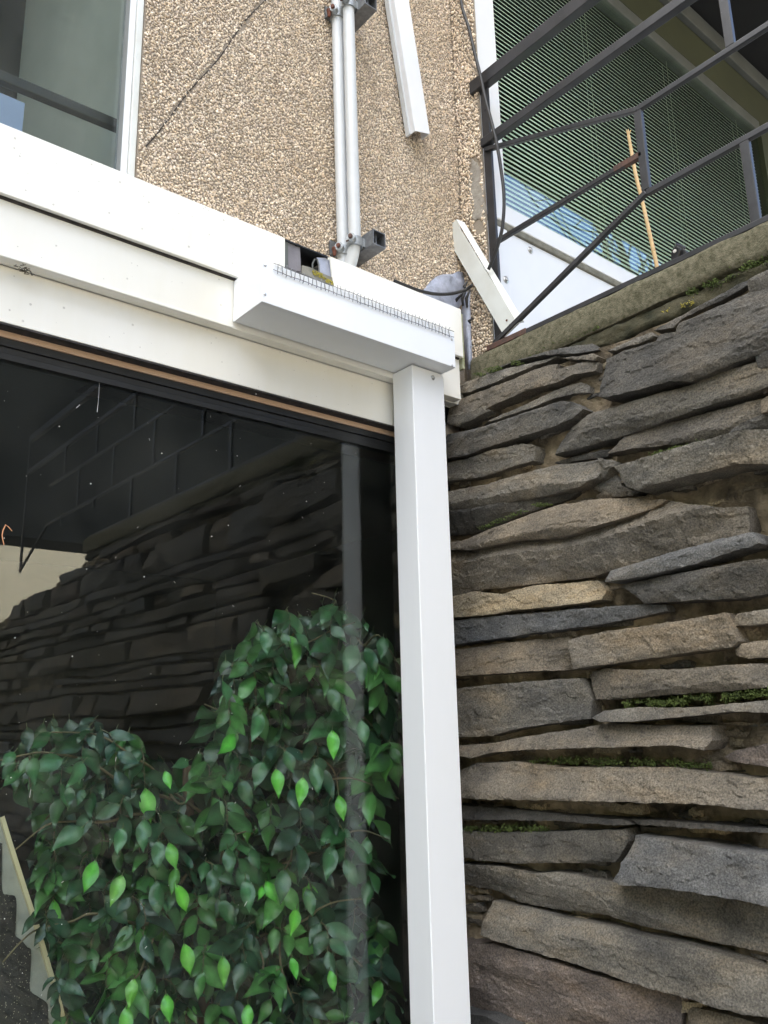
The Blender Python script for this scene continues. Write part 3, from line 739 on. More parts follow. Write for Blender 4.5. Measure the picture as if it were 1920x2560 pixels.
# ------------------------------------------------------------------ terrace window and blind
YT = 1.56
wv = thing("terrace_window", (2.8, YT, 2.6), "wide white-framed window above the white panel behind the railing", "window")
k4 = 400/1659.
L0 = fy(1233, 0, YT).x; LF = 1.7465
ZS = fy(1267, 518, YT).z                                   # top of the bottom rail
RB0 = fy(1140 + k4*415, 450 + k4*405, YT).z                # underside of the bottom rail
SB0 = fy(1140 + k4*420, 450 + k4*470, YT).z                # underside of the weathered sill
XR = fy(1867, 280, YT + .04).x + .01                           # right end of the blind
ZH = fy(1623.7, 91.6, YT).z                                # window head
TS0 = fy(1688.8, 41, YT).z                                 # grey trim under the soffit
TS1 = TS0 + .09
k = MB(); k.box((LF, YT, ZS), (L0, YT + .06, ZH + .02)); finish("side_frame", k, M_upvc, wv, bevel=.004)
k = MB(); k.box((LF, YT - .006, RB0), (XR + .02, YT + .06, ZS)); finish("bottom_frame", k, M_upvc, wv, bevel=.004)
k = MB(); k.box((LF, YT - .004, SB0), (XR + .02, YT + .05, RB0)); finish("sill", k, M_sillgap, wv, bevel=.004)
k = MB(); k.box((L0, YT + .012, ZS), (XR, YT + .016, ZH)); finish("pane", k, M_glass_ter, wv)
k = MB(); k.box((L0, YT, ZH), (XR + .02, YT + .05, ZH + .06)); finish("head_frame", k, M_trim, wv, bevel=.003)
pn_ = MB(); pn_.box((LF, YT + .004, 2.45), (XR + .4, YT + .03, SB0 - .0005))
sx0 = fy(1276, 760, YT).x
pnl = finish("panel", pn_, M_upvc, wv, bevel=.001)
k = MB(); k.box((LF, YT - .006, 2.45), (sx0, YT + .0035, SB0 - .004)); finish("panel_strip", k, M_upvc, wv, bevel=.002)
for px, py, of in ((1140 + k4*518, 450 + k4*1035, -.0062), (1140 + k4*770, 450 + k4*728, .0036)):
    p = fy(px, py, YT + of); k = MB(); k.disc(p, (0,-1,0), .012, .0015, 18); k.disc(p + Vector((0,-.0015,0)), (0,-1,0), .007, .006, 12, 1); finish("panel_screw", k, M_brass, wv, smooth=True)
vb = thing("venetian_blind", (2.8, YT + .045, ZS), "pale green venetian blind behind the terrace window", "blind")
k = MB(); pitch = .0187; zz = ZS + .012; YS = YT + .045; SA = math.radians(61)
while zz < ZH - .01:
    w2, h2 = .0125*math.cos(SA), .0125*math.sin(SA); bw = .0012
    ends = (L0 + .004, XR - .006); prof = [(-w2, -h2), (-bw*math.sin(SA), bw*math.cos(SA)), (w2, h2)]
    vs = [(x, YS + y_, zz + z_) for x in ends for y_, z_ in prof]
    k.add(vs, [(0,3,4,1), (1,4,5,2)]); zz += pitch
finish("slats", k, M_slat, vb)
for px, py in ((1458,60),(1674,270),(1858,470)):
    p = fy(px, py, YS)
    for yy in (-.0105, .0105): k = MB(); k.tube([(p.x, YS + yy, ZS), (p.x, YS + yy, ZH)], .0007, 5); finish("cord", k, M_cord, vb)
b = MB(); b.box((L0 - .05, YT + .10, ZS - .5), (XR + 1.5, 3.4, ZS - .45)); struct(finish("terrace_room_floor", b, M_int))
b = MB(); b.box((L0 - .4, 3.4, ZS - .5), (XR + 1.5, 3.5, ZH + .4)); struct(finish("terrace_room_back_wall", b, M_int))
b = MB(); b.box((L0 - .05, YT + .10, ZH + .3), (XR + 1.5, 3.4, ZH + .4)); struct(finish("terrace_room_ceiling", b, M_int))
# olive wall round it
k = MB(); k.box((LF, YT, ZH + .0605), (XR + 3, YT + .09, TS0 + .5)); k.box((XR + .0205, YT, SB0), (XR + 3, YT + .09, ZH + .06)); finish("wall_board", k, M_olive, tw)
k = MB(); k.box((LF, YT - .03, TS0), (XR + 3, YT - .0005, TS1)); finish("trim_strip", k, M_trim, tw, bevel=.003)
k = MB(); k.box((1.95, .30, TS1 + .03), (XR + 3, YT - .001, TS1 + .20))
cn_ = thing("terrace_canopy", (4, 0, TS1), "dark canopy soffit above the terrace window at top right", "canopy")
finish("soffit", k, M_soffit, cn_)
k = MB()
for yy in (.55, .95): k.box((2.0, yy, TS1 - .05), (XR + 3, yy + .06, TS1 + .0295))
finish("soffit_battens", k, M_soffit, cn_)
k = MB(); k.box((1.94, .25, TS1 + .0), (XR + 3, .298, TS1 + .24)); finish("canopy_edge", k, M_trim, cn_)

# cane and clip on the terrace
XN = 1.86
k = MB(); cps = [fx(px, py, XN + .05*(650 - py)/400) for px, py in ((1650,700),(1634,628),(1622,575),(1605,500),(1590,440),(1578,375),(1571,338))]
rad = [.0052,.0055,.0052,.0050,.0050,.0046,.0042]; k.tube(smooth_path(cps, 5), [float(np.interp(i/30, np.linspace(0,1,7), rad)) for i in range(31)], 10)
cn2 = thing("bamboo_cane", cps[0], "split bamboo cane standing on the terrace behind the railing", "cane")
finish("stem", k, M_cane, cn2, smooth=True)
k = MB(); t_p = cps[-1]
for dx in (-6, 0, 7): k.tube([t_p, fx(1571 + dx*.5, 330, XN + .05*(650-330)/400), fx(1571 + dx, 322 + abs(dx)*.3, XN + .05*(650-322)/400)], [.003,.0024,.0008], 5)
finish("split_end", k, M_cane, cn2)
for q in (cps[1], cps[3]):
    k = MB(); dq = (cps[0] - cps[-1]).normalized(); k.tube([q - dq*.003, q, q + dq*.003], [.0052,.0066,.0052], 10); finish("node_ring", k, M_cane, cn2, smooth=True)
hb = thing("black_clip", fx(1700, 650, 1.85), "black plastic hinge-like clip with a pale screw behind the bottom rail", "clip")
S7 = 400/1659.
def c7p(L_, X): return [fx(1520 + S7*a_, 450 + S7*b_, X) for a_, b_ in L_]
k = MB(); k.prism(c7p([(650,900),(650,760),(668,700),(710,680),(745,700),(735,760),(720,820),(715,900)], 1.85), (.02,0,0)); finish("front_jaw", k, M_blackplastic, hb, bevel=.003)
k = MB(); k.prism(c7p([(740,690),(800,720),(850,800),(860,900),(800,900),(780,830),(755,770),(735,740)], 1.862), (.02,0,0)); finish("rear_jaw", k, M_blackplastic, hb, bevel=.003)
k = MB(); k.tube([c7p([(690,690)], 1.855)[0], c7p([(790,725)], 1.875)[0]], .010, 12); finish("hinge_barrel", k, M_blackplastic, hb, smooth=True, sharp=40)
k = MB(); k.disc(c7p([(692,738)], 1.8498)[0], (-1,0,0), .0052, .002, 14, 1); finish("screw", k, M_speck, hb, smooth=True)

# ------------------------------------------------------------------ stone wall
st = thing("stone_wall", (1.7, -1.2, 0), "dark rough slate stone wall with mossy joints beside the white post", "wall")
NW = Vector((1, 0, -.030)); PW = Vector((1.632, 0, 1.6))     # slightly battered wall plane
def fwall(px, py, out=.012):
    d = ray(px, py); t = (PW + Vector((-out, 0, 0)) - CAM).dot(NW)/d.dot(NW); return CAM + d*t
def wx_at(z): return 1.632 + .030*(z - 1.6)
GB, BG, TN, CR, DK, PK, BR_ = (.168,.157,.136), (.130,.133,.136), (.245,.207,.156), (.40,.34,.24), (.100,.096,.088), (.160,.134,.120), (.190,.168,.136)
K6 = .5063
S6 = [ # outlines measured in the wall's own view, colour, projection (m), tilt
([(65,265),(65,228),(150,190),(330,125),(480,85),(600,45),(590,60),(470,115),(400,150),(330,185),(195,235)], GB, .045, .3),
([(65,385),(65,290),(190,245),(350,185),(480,130),(560,100),(610,95),(605,125),(760,75),(795,80),(790,125),(700,150),(610,195),(480,225),(300,310),(275,325),(268,300),(150,360)], BR_, .050, .2),
([(105,375),(262,304),(280,328),(220,360),(120,405)], GB, .055, 0),
([(240,395),(360,340),(480,285),(600,225),(720,180),(755,200),(755,235),(690,240),(600,265),(520,305),(420,335),(330,370)], GB, .045, .3),
([(75,575),(70,460),(240,405),(430,345),(640,280),(690,285),(745,320),(700,365),(620,400),(440,455),(250,515),(160,550)], DK, .058, .1),
([(78,680),(80,600),(160,570),(300,525),(440,490),(500,500),(490,570),(400,600),(250,655),(110,685)], GB, .048, 0),
([(805,258),(815,140),(826,56),(1094,-18),(1112,-53),(1191,-64),(1209,-111),(1408,-201),(1700,-360),(1700,5),(1500,88),(1360,155),(1280,182),(1180,188),(1000,235),(880,265)], DK, .068, .15),
([(580,540),(600,480),(640,420),(760,345),(900,305),(1080,250),(1300,190),(1420,135),(1700,50),(1700,195),(1560,245),(1360,300),(1180,360),(1000,425),(920,450),(800,480),(680,520)], GB, .060, .1),
([(865,540),(900,500),(940,455),(1080,405),(1250,360),(1450,310),(1700,235),(1700,310),(1560,370),(1440,440),(1330,475),(1150,500),(1000,515)], BR_, .050, .2),
([(1452,440),(1525,392),(1700,322),(1700,395),(1560,435)], DK, .052, 0),
([(590,585),(700,555),(830,525),(880,520),(860,555),(740,570),(640,590)], DK, .035, 0),
([(82,822),(85,740),(250,690),(420,640),(600,590),(740,575),(805,560),(830,590),(800,660),(720,700),(600,738),(480,757),(350,780),(200,812)], GB, .060, .35),
([(85,940),(85,828),(200,817),(350,785),(480,762),(600,742),(705,707),(650,755),(560,790),(430,840),(250,915),(150,935)], DK, .050, -.8),  # lower facet of the stone before, tinted darker as its shaded underside
([(812,560),(890,575),(900,600),(870,615),(838,655),(812,665),(840,600)], GB, .055, 0),
([(900,605),(1060,560),(1230,510),(1400,465),(1560,425),(1700,415),(1700,580),(1500,590),(1290,640),(1080,690),(1000,720),(945,700)], GB, .085, -.2),
([(790,715),(900,640),(940,700),(1000,745),(900,752)], GB, .030, 0),
([(90,1012),(90,990),(150,965),(250,920),(430,850),(590,790),(800,755),(1000,755),(1130,760),(1060,805),(920,862),(800,900),(700,935),(620,955),(500,962),(430,965),(330,985),(190,1016)], TN, .074, .40),
([(95,1245),(95,1014),(200,1020),(332,988),(432,968),(502,966),(622,959),(702,939),(802,904),(922,866),(1062,809),(1140,765),(1250,785),(1420,803),(1530,790),(1535,925),(1300,985),(1100,1045),(900,1105),(760,1145),(600,1165),(350,1195),(230,1205),(180,1235)], BR_, .060, -.45),  # under facet of the long stone, coloured darker than its lit top
([(845,1175),(860,1115),(1000,1075),(1200,1015),(1400,960),(1580,925),(1615,980),(1560,1000),(1400,1050),(1270,1090),(1100,1130),(960,1160)], BG, .068, 0),
([(910,1190),(1000,1170),(1150,1140),(1350,1108),(1500,1083),(1640,1058),(1700,1070),(1700,1225),(1500,1255),(1250,1265),(1040,1280),(990,1240)], DK, .060, -.3),
([(105,1360),(100,1265),(200,1220),(340,1235),(480,1190),(600,1180),(780,1165),(825,1215),(815,1260),(690,1285),(560,1300),(400,1315),(250,1340)], CR, .062, .1),
([(110,1495),(108,1375),(300,1345),(520,1325),(800,1300),(1000,1285),(1125,1280),(1135,1315),(1000,1345),(800,1385),(600,1415),(500,1425),(350,1450)], BG, .056, 0),
([(118,1645),(115,1520),(300,1480),(450,1460),(640,1440),(655,1490),(690,1550),(686,1605),(500,1615),(300,1630)], TN, .054, .2),
([(694,1605),(685,1550),(660,1490),(662,1460),(800,1425),(1000,1400),(1200,1370),(1440,1325),(1470,1390),(1495,1470),(1460,1495),(1200,1530),(1000,1560),(800,1590)], BR_, .062, .1),
([(1470,1390),(1500,1330),(1700,1300),(1700,1370),(1560,1390)], GB, .050, 0),
([(1485,1510),(1530,1475),(1700,1450),(1700,1545),(1560,1550),(1500,1540)], TN, .050, 0),
([(740,1640),(760,1620),(830,1600),(1000,1610),(1200,1605),(1400,1590),(1700,1570),(1700,1685),(1500,1710),(1200,1730),(850,1755),(790,1755)], BR_, .062, .1),
([(120,210),(250,150),(420,75),(590,30),(760,-15),(800,20),(700,45),(560,52),(400,82),(250,140),(150,200)], DK, .040, .2),
([(640,70),(790,45),(815,62),(800,78),(700,74)], BR_, .045, 0),
([(850,30),(1000,-35),(1080,-60),(1100,-40),(1080,-25),(900,28)], GB, .040, 0),
([(1090,-70),(1220,-140),(1400,-235),(1700,-400),(1700,-372),(1420,-215),(1230,-125),(1190,-80)], DK, .035, .2),
]
S7s = [
([(125,290),(123,50),(300,22),(500,5),(720,-10),(750,40),(775,100),(770,190),(650,205),(450,235),(300,275)], GB, .056, 0),
([(790,190),(830,155),(1000,135),(1200,140),(1400,125),(1700,95),(1700,165),(1500,155),(1250,180),(1000,205),(830,205)], GB, .074, .6),
([(135,360),(150,330),(300,310),(480,275),(650,250),(850,215),(1100,225),(1360,225),(1385,300),(1360,345),(1200,320),(1000,330),(700,335),(450,345),(280,360),(200,385)], BR_, .066, .7),
([(1430,380),(1500,345),(1700,305),(1700,430),(1560,415),(1460,400)], PK, .050, 0),
([(145,580),(140,470),(200,410),(400,405),(600,430),(900,435),(1150,430),(1400,465),(1600,490),(1650,560),(1700,600),(1700,645),(1550,635),(1300,610),(900,600),(500,590),(300,590)], BR_, .072, .5),
([(150,690),(150,615),(350,635),(600,660),(800,680),(940,690),(1000,715),(900,715),(600,695),(350,690)], DK, .055, .5),
([(950,690),(1200,700),(1450,720),(1700,740),(1650,755),(1450,745),(1150,725),(1010,715)], DK, .062, .3),
([(158,860),(155,745),(350,755),(600,750),(940,740),(955,800),(900,900),(650,905),(400,905),(230,890)], GB, .056, 0),
([(865,1000),(900,930),(950,840),(965,775),(1150,795),(1400,835),(1700,880),(1700,1120),(1500,1075),(1250,1040),(1050,1015),(900,1010)], BG, .085, .45),
([(165,1000),(160,905),(350,920),(500,955),(610,950),(700,960),(850,995),(1000,1022),(1250,1050),(1500,1090),(1700,1150),(1700,1380),(1500,1330),(1200,1260),(1000,1215),(830,1160),(600,1140),(400,1100),(320,1050)], GB, .052, -.4),
([(245,1255),(265,1100),(430,1130),(600,1180),(820,1220),(1000,1270),(1300,1330),(1500,1400),(1700,1470),(1700,1690),(1500,1640),(1250,1570),(1000,1500),(700,1400),(500,1340),(330,1290)], GB, .066, .2),
([(190,1760),(185,1290),(320,1300),(500,1350),(650,1400),(900,1480),(1100,1540),(1230,1590),(1200,1640),(1190,1760)], PK, .052, -.2),
([(1250,1760),(1245,1620),(1450,1655),(1700,1725),(1700,1760)], TN, .045, 0),
([(1230,1585),(1330,1600),(1300,1640),(1220,1650)], CR, .035, 0),
]
def stone_mesh(mb, poly, col, depth, tilt, seed, res=.0065):
    """one rough slab: outline in (y, z) on the wall plane, cleft face with a few facets, sides running back into the mortar"""
    R_ = random.Random(seed)
    # resample the outline
    P = []
    n = len(poly); sd_ = seed*3.7
    for i in range(n):
        a = Vector(poly[i]); b = Vector(poly[(i+1) % n]); m_ = max(1, int((b - a).length/res))
        for j in range(m_):
            q = a + (b - a)*(j/m_)
            w = noise.noise_vector(Vector((q.x*30, q.y*60, sd_)))*.0018 + noise.noise_vector(Vector((q.x*120, q.y*120, sd_)))*.0016
            P.append((q.x + w.x, q.y + w.y))
    A = np.array(P); B = np.roll(A, -1, 0)
    u0, v0 = A.min(0); u1_, v1_ = A.max(0)
    gu, gv = np.meshgrid(np.arange(u0, u1_, res), np.arange(v0, v1_, res*.8))
    r = np.random.default_rng(seed)
    G = np.stack([gu.ravel(), gv.ravel()], 1) + r.uniform(-res*.3, res*.3, (gu.size, 2))
    def dist(Q):
        ab = B - A; l2 = (ab**2).sum(1) + 1e-12
        t = np.clip(((Q[:,None] - A[None])*ab[None]).sum(2)/l2, 0, 1)
        return np.sqrt((((A[None] + t[...,None]*ab[None]) - Q[:,None])**2).sum(2).min(1))
    x, y = G[:,0], G[:,1]; ins = np.zeros(len(G), bool)
    for (ax, ay), (bx, by) in zip(A, B):
        c = ((ay > y) != (by > y)); 
        with np.errstate(divide='ignore', invalid='ignore'): xi = (bx - ax)*(y - ay)/(by - ay) + ax
        ins ^= c & (x < xi)
    G = G[ins]
    if len(G): G = G[dist(G) > res*.45]
    Q = np.concatenate([A, G]) if len(G) else A
    D = np.concatenate([np.zeros(len(A)), dist(G)]) if len(G) else np.zeros(len(A))
    cu, cv = A.mean(0); hv = max(.01, (v1_ - v0)/2)
    main = -tilt*.8 + R_.uniform(-.10,.10)
    fac = [(0.0, R_.uniform(-.015,.015), main)]
    for sgn in (-1, 1):                                     # broken ends and a split corner or two
        if R_.random() < .75: fac.append((R_.uniform(.6,.95)*(u1_ - u0)/2*.30, -sgn*.30, main + R_.uniform(-.25,.25)))
    if R_.random() < .7: fac.append((hv*R_.uniform(.15,.45), R_.uniform(-.04,.04), R_.choice((-1,1))*R_.uniform(.35,.8)))
    if R_.random() < .5: fac.append((hv*R_.uniform(.1,.3), R_.choice((-1,1))*R_.uniform(.05,.12), R_.uniform(-.5,.5)))
    H = np.zeros(len(Q))
    # local mid-line so that long sloping slabs tilt about their own middle
    med = {}
    ks = np.round((Q[:,0] - u0)/.04).astype(int)
    for kk in np.unique(ks): 
        vv = Q[ks == kk, 1]; med[kk] = (vv.min() + vv.max())/2
    vm_ = np.array([med[kk] for kk in ks])
    dv = Q[:,1] - vm_; du = Q[:,0] - cu
    H = np.min([c + a*du + b*dv for c, a, b in fac], 0)
    H = np.clip(H, -.024, .014)
    for i in range(len(Q)):
        q = Q[i]
        lay = noise.noise(Vector((q[0]*6, q[1]*24, sd_)))*2.6 + noise.noise(Vector((q[0]*30, q[1]*55, sd_ + 2)))*.5
        H[i] += math.floor(lay)*.0024 + noise.noise(Vector((q[0]*14, q[1]*30, sd_)))*.0010 + noise.noise(Vector((q[0]*30, q[1]*90, sd_ + 9)))*.0012 + noise.noise(Vector((q[0]*110, q[1]*150, sd_ + 4)))*.0016
    e = np.clip(D/.003, 0, 1); H = H - (1 - e)*.0012
    nA = len(A)
    res_ = delaunay_2d_cdt([Vector(q) for q in Q], [], [list(range(nA))], 1, 1e-6)
    vv, _, ff, ov = res_[0], res_[1], res_[2], res_[3]
    hh = [H[o[0]] if o else 0.0 for o in ov]
    o0 = len(mb.v)
    front = [Vector((wx_at(q[1]) - (depth - .035)*1.3 - h, q[0], q[1])) for q, h in zip(vv, hh)]
    mb.col = col
    mb.add(front, [tuple(f) for f in ff])
    bnd = {}
    idx = {}
    for i, o in enumerate(ov):
        for s_ in o:
            if s_ < nA and s_ not in idx: idx[s_] = i
    loop = [idx[s_] for s_ in range(nA) if s_ in idx]
    m_ = len(loop)
    back = [front[i] + Vector(((depth - .035)*1.3 + .085, 0, 0)) for i in loop]
    o1 = len(mb.v); mb.add(back, [])
    for i in range(m_):
        j = (i + 1) % m_
        mb.f.append((o0 + loop[i], o0 + loop[j], o1 + j, o1 + i))
stones = MB(); stones.col = (1,1,1)
sid = 100
for lst, offy in ((S6, 0), (S7s, 1659)):
    for poly, col, dep, tilt in lst:
        pts2 = []
        for x, y in poly:
            ye = y + offy; edge = 62 + ye*.040
            if x < edge + 30: x -= 95
            p = fwall(1080 + K6*x, 860 + K6*ye, (dep - .035)*1.3); pts2.append((p.y, p.z))
        sid += 1
        jj = random.Random(sid).uniform(.78, 1.2)
        stone_mesh(stones, pts2, tuple(c*jj for c in col), dep, tilt, sid)
# the rest of the wall, outside the photograph: rough courses of the same slabs
def ztop(y): return 2.50 if y > -1.25 else 2.50 - (-1.25 - y)*.115
def courses(y0, y1, z0, z1, seed):
    global sid
    R_ = random.Random(seed); z = z0; pals = [GB, BG, TN, DK, BR_, GB, BR_, PK]
    def wob(y, row): return .030*noise.noise(Vector((y*1.1, row*2.3, seed)))
    row = 0
    while z < z1 - .02:
        h = min(R_.choice((R_.uniform(.035,.06), R_.uniform(.06,.13))), z1 - z)
        if z1 - (z + h) < .03: h = z1 - z
        y = y0
        while y < y1 - .02:
            w = min(R_.choice((R_.uniform(.15,.3), R_.uniform(.3,.8))), y1 - y)
            if y1 - (y + w) < .08: w = y1 - y
            g_ = .006; n_ = 6; top, bot = [], []
            for i in range(n_ + 1):
                yy = y + g_ + (w - 2*g_)*i/n_
                zb_ = z + (wob(yy, row) if z > z0 else 0); zt_ = z + h + (wob(yy, row + 1) if z + h < z1 - .001 else 0)
                bot.append((yy, zb_ + R_.uniform(.004,.012))); top.append((yy + R_.uniform(-.01,.01)*(0 < i < n_), zt_ - R_.uniform(.004,.012)))
            bot = [(a_, min(b_, ztop(a_))) for a_, b_ in bot]; top = [(a_, min(b_, ztop(a_) + .012*math.sin(a_*40))) for a_, b_ in top]
            sid += 1
            c = R_.choice(pals); k_ = R_.uniform(.55,.8); c = tuple(q*k_ for q in c)  # tint lowered so these courses mirror dimmer in the glass
            if min(t_[1] - b_[1] for t_, b_ in zip(top, bot)) > .012:
                stone_mesh(stones, bot + top[::-1], c, R_.uniform(.045,.08), R_.uniform(-.4,.5), sid, res=.014)
            y += w
        z += h; row += 1
yE = fwall(1944, 1300).y
courses(-4.1, yE, .0, 2.50, 5)
courses(yE, 1.66, .0, fwall(1500, 2592).z - .01, 6)
R_ = random.Random(77)
for _ in range(420):
    y0_, z0_ = R_.uniform(yE, 1.62), R_.uniform(.86, 2.47); w_, h_ = R_.uniform(.025,.10), R_.uniform(.008,.026); sk = R_.gauss(0,.05)
    n_ = 5; bot = [(y0_ + w_*i/n_, z0_ - sk*w_*i/n_ + R_.uniform(0,.004)) for i in range(n_ + 1)]; top = [(y0_ + w_*i/n_, z0_ + h_*(1 - .5*R_.random()) - sk*w_*i/n_) for i in range(n_ + 1)]
    sid += 1; c = R_.choice((GB, BR_, DK, TN, TN, CR)); k_ = R_.uniform(.7,1.1)
    stone_mesh(stones, bot + top[::-1], tuple(q*k_ for q in c), R_.uniform(.020,.032), R_.uniform(-.3,.4), sid, res=.007)
finish("stones", stones, M_stone, st, smooth=True, sharp=20)
mo = MB(); ny, nz = 330, 190; vs = []
for j in range(nz + 1):
    for i in range(ny + 1):
        y = -4.1 + 5.80*i/ny; z = (ztop(y) - .002*(y > -1.25) - .02*(y <= -1.25))*j/nz
        h = .012*noise.noise(Vector((y*9, z*14, 3))) + .007*noise.noise(Vector((y*34, z*44, 8))) + .004*noise.noise(Vector((y*90, z*110, 5)))
        vs.append((wx_at(z) + .026 + h*1.8, y, z))
mo.add(vs, [(j*(ny+1)+i, j*(ny+1)+i+1, (j+1)*(ny+1)+i+1, (j+1)*(ny+1)+i) for j in range(nz) for i in range(ny)])
finish("mortar", mo, M_mortar, st, smooth=True)
bk = MB(); bk.prism([(1.72,-4.1,0),(1.72,1.70,0),(1.72,1.70,2.42),(1.72,-1.29,2.42),(1.72,-1.30,2.40),(1.72,-4.1,1.98)], (.23,0,0)); finish("wall_core", bk, M_mortar, st)
# coping slabs on top
def rough_slab(mb, ya, yb, za, zb, x0_, x1_, amp, seed, n=170, m_=8):
    """slab whose front face (towards -x) is uneven; za, zb give bottom and top heights along y"""
    vs = []
    for i in range(n + 1):
        y = ya + (yb - ya)*i/n
        for j in range(m_ + 1):
            w = j/m_; z = za(y) + (zb(y) - za(y))*w
            e = .006*max(0, abs(2*w - 1) - .7)/.3
            vs.append((x0_ + e + amp*noise.noise(Vector((y*9, z*30, seed))) + amp*.6*noise.noise(Vector((y*45, z*60, seed + 2))), y, z + .004*noise.noise(Vector((y*14, seed, w*2)))))
        vs.append((x1_, y, zb(y))); vs.append((x1_, y, za(y)))
    k = m_ + 3; fs = []
    for i in range(n):
        for j in range(k): fs.append((i*k + j, i*k + (j+1) % k, (i+1)*k + (j+1) % k, (i+1)*k + j))
    mb.add(vs, fs + [tuple(range(k)), tuple(n*k + q for q in range(k))])
ct = (RP(0, 2.617).z) - .0015
cbm = 1.6 + (2.560 - 1.6)*1.70/1.70
k = MB(); rough_slab(k, -1.32, 1.60, lambda y: cbm + .004*math.sin(y*3), lambda y: ct, 1.694, 1.78, .005, 11)
finish("coping", k, M_coping, st, smooth=True, sharp=50)
k = MB(); rough_slab(k, -1.28, 1.655, lambda y: 2.508 + .008*math.sin(y*5 + 1), lambda y: cbm - .006 + .003*math.sin(y*7), 1.700, 1.77, .012, 21)
finish("under_course", k, M_coping2, st, smooth=True, sharp=50)
# moss and lichen growing on ledges
def moss(mb, px_line, w, X=None, n=900, hgt=.0042, seed=1):
    R_ = random.Random(seed)
    P = [(fx(px, py, X) if X else fwall(px, py) + Vector((-.012,0,0))) for px, py in px_line]
    L_ = [(P[i+1] - P[i]).length for i in range(len(P)-1)]; T = sum(L_)
    for _ in range(n):
        s = R_.random()*T; i = 0
        while s > L_[i] and i < len(L_) - 1: s -= L_[i]; i += 1
        p = P[i].lerp(P[i+1], min(1, s/L_[i])) + Vector((R_.uniform(-.004,.03), 0, R_.gauss(0, w)))
        if noise.noise(Vector((p.y*35, p.z*60, seed))) < -.12: continue
        d = Vector((R_.gauss(-.5,.5), R_.gauss(0,.6), R_.gauss(.8,.4))).normalized(); r_ = R_.uniform(.0013,.0030)
        o = d.orthogonal().normalized(); q = d.cross(o); h = hgt*R_.uniform(.4,1.2)
        b0 = [p + o*r_, p - o*r_*.5 + q*r_*.87, p - o*r_*.5 - q*r_*.87]
        mb.add(b0 + [p + d*h], [(0,1,3),(1,2,3),(2,0,3)])
def c6(L_): return [(1080 + K6*a_, 860 + K6*b_) for a_, b_ in L_]
def c7(L_): return [(1080 + K6*a_, 1700 + K6*b_) for a_, b_ in L_]
k = MB()
moss(k, c6([(225,158),(300,128),(380,108),(440,88)]), .0020, n=420, seed=1)
moss(k, c6([(1090,556),(1200,525),(1330,495),(1450,475),(1560,450)]), .0028, n=900, seed=2)
moss(k, c6([(245,915),(350,870),(460,825),(520,800),(580,792)]), .0018, n=500, seed=3)
moss(k, c7([(960,128),(1100,118),(1300,100),(1500,82),(1700,62)]), .0050, n=2600, hgt=.005, seed=4)
moss(k, c7([(480,405),(700,402),(950,408),(1200,412),(1380,425)]), .0050, n=1300, seed=5)
moss(k, c7([(150,738),(300,736),(450,738),(560,735)]), .0045, n=800, seed=6)
moss(k, [(1715,733),(1760,715),(1800,700),(1850,675),(1940,640)], .006, X=1.696, n=1700, seed=7)
moss(k, [(1320,892),(1380,862),(1450,838),(1500,815)], .0025, X=1.696, n=350, hgt=.004, seed=8)
finish("moss", k, M_moss, st)["kind"] = "stuff"
k = MB(); moss(k, [(1655,783),(1680,775),(1705,765),(1735,755)], .0035, X=1.692, n=420, hgt=.003, seed=9); finish("yellow_lichen", k, M_lichen, st)["kind"] = "stuff"

# ------------------------------------------------------------------ artificial ficus behind the glass
SCX = 1060/1659.
def c5(a_, b_, Y): return fy(SCX*a_, 1460 + SCX*b_, Y)
fp = thing("ficus_plant", (.85, 1.95, .02), "bushy artificial ficus with glossy green leaves behind the shop glass", "plant")
k = MB()
t1 = [c5(945,770,1.98), c5(950,1000,1.98), c5(948,1400,1.98), c5(945,1722,1.98)]; t1.append(Vector((t1[-1].x, 1.98, .3)))
k.tube(smooth_path(t1), .021, 12); finish("trunk", k, M_bark, fp, smooth=True)
k = MB(); t2 = [c5(735,712,2.0), c5(738,900,2.0), c5(760,1300,1.99), c5(800,1722,1.98)]; t2.append(Vector((t2[-1].x, 1.98, .3))); k.tube(smooth_path(t2), .013, 10); finish("trunk", k, M_bark, fp, smooth=True)
k = MB(); k.tube([(.86,1.98,.02),(.86,1.98,.03),(.86,1.98,.30)], [.12,.13,.17], 20); finish("pot", k, M_blackplastic, fp, smooth=True, sharp=40)
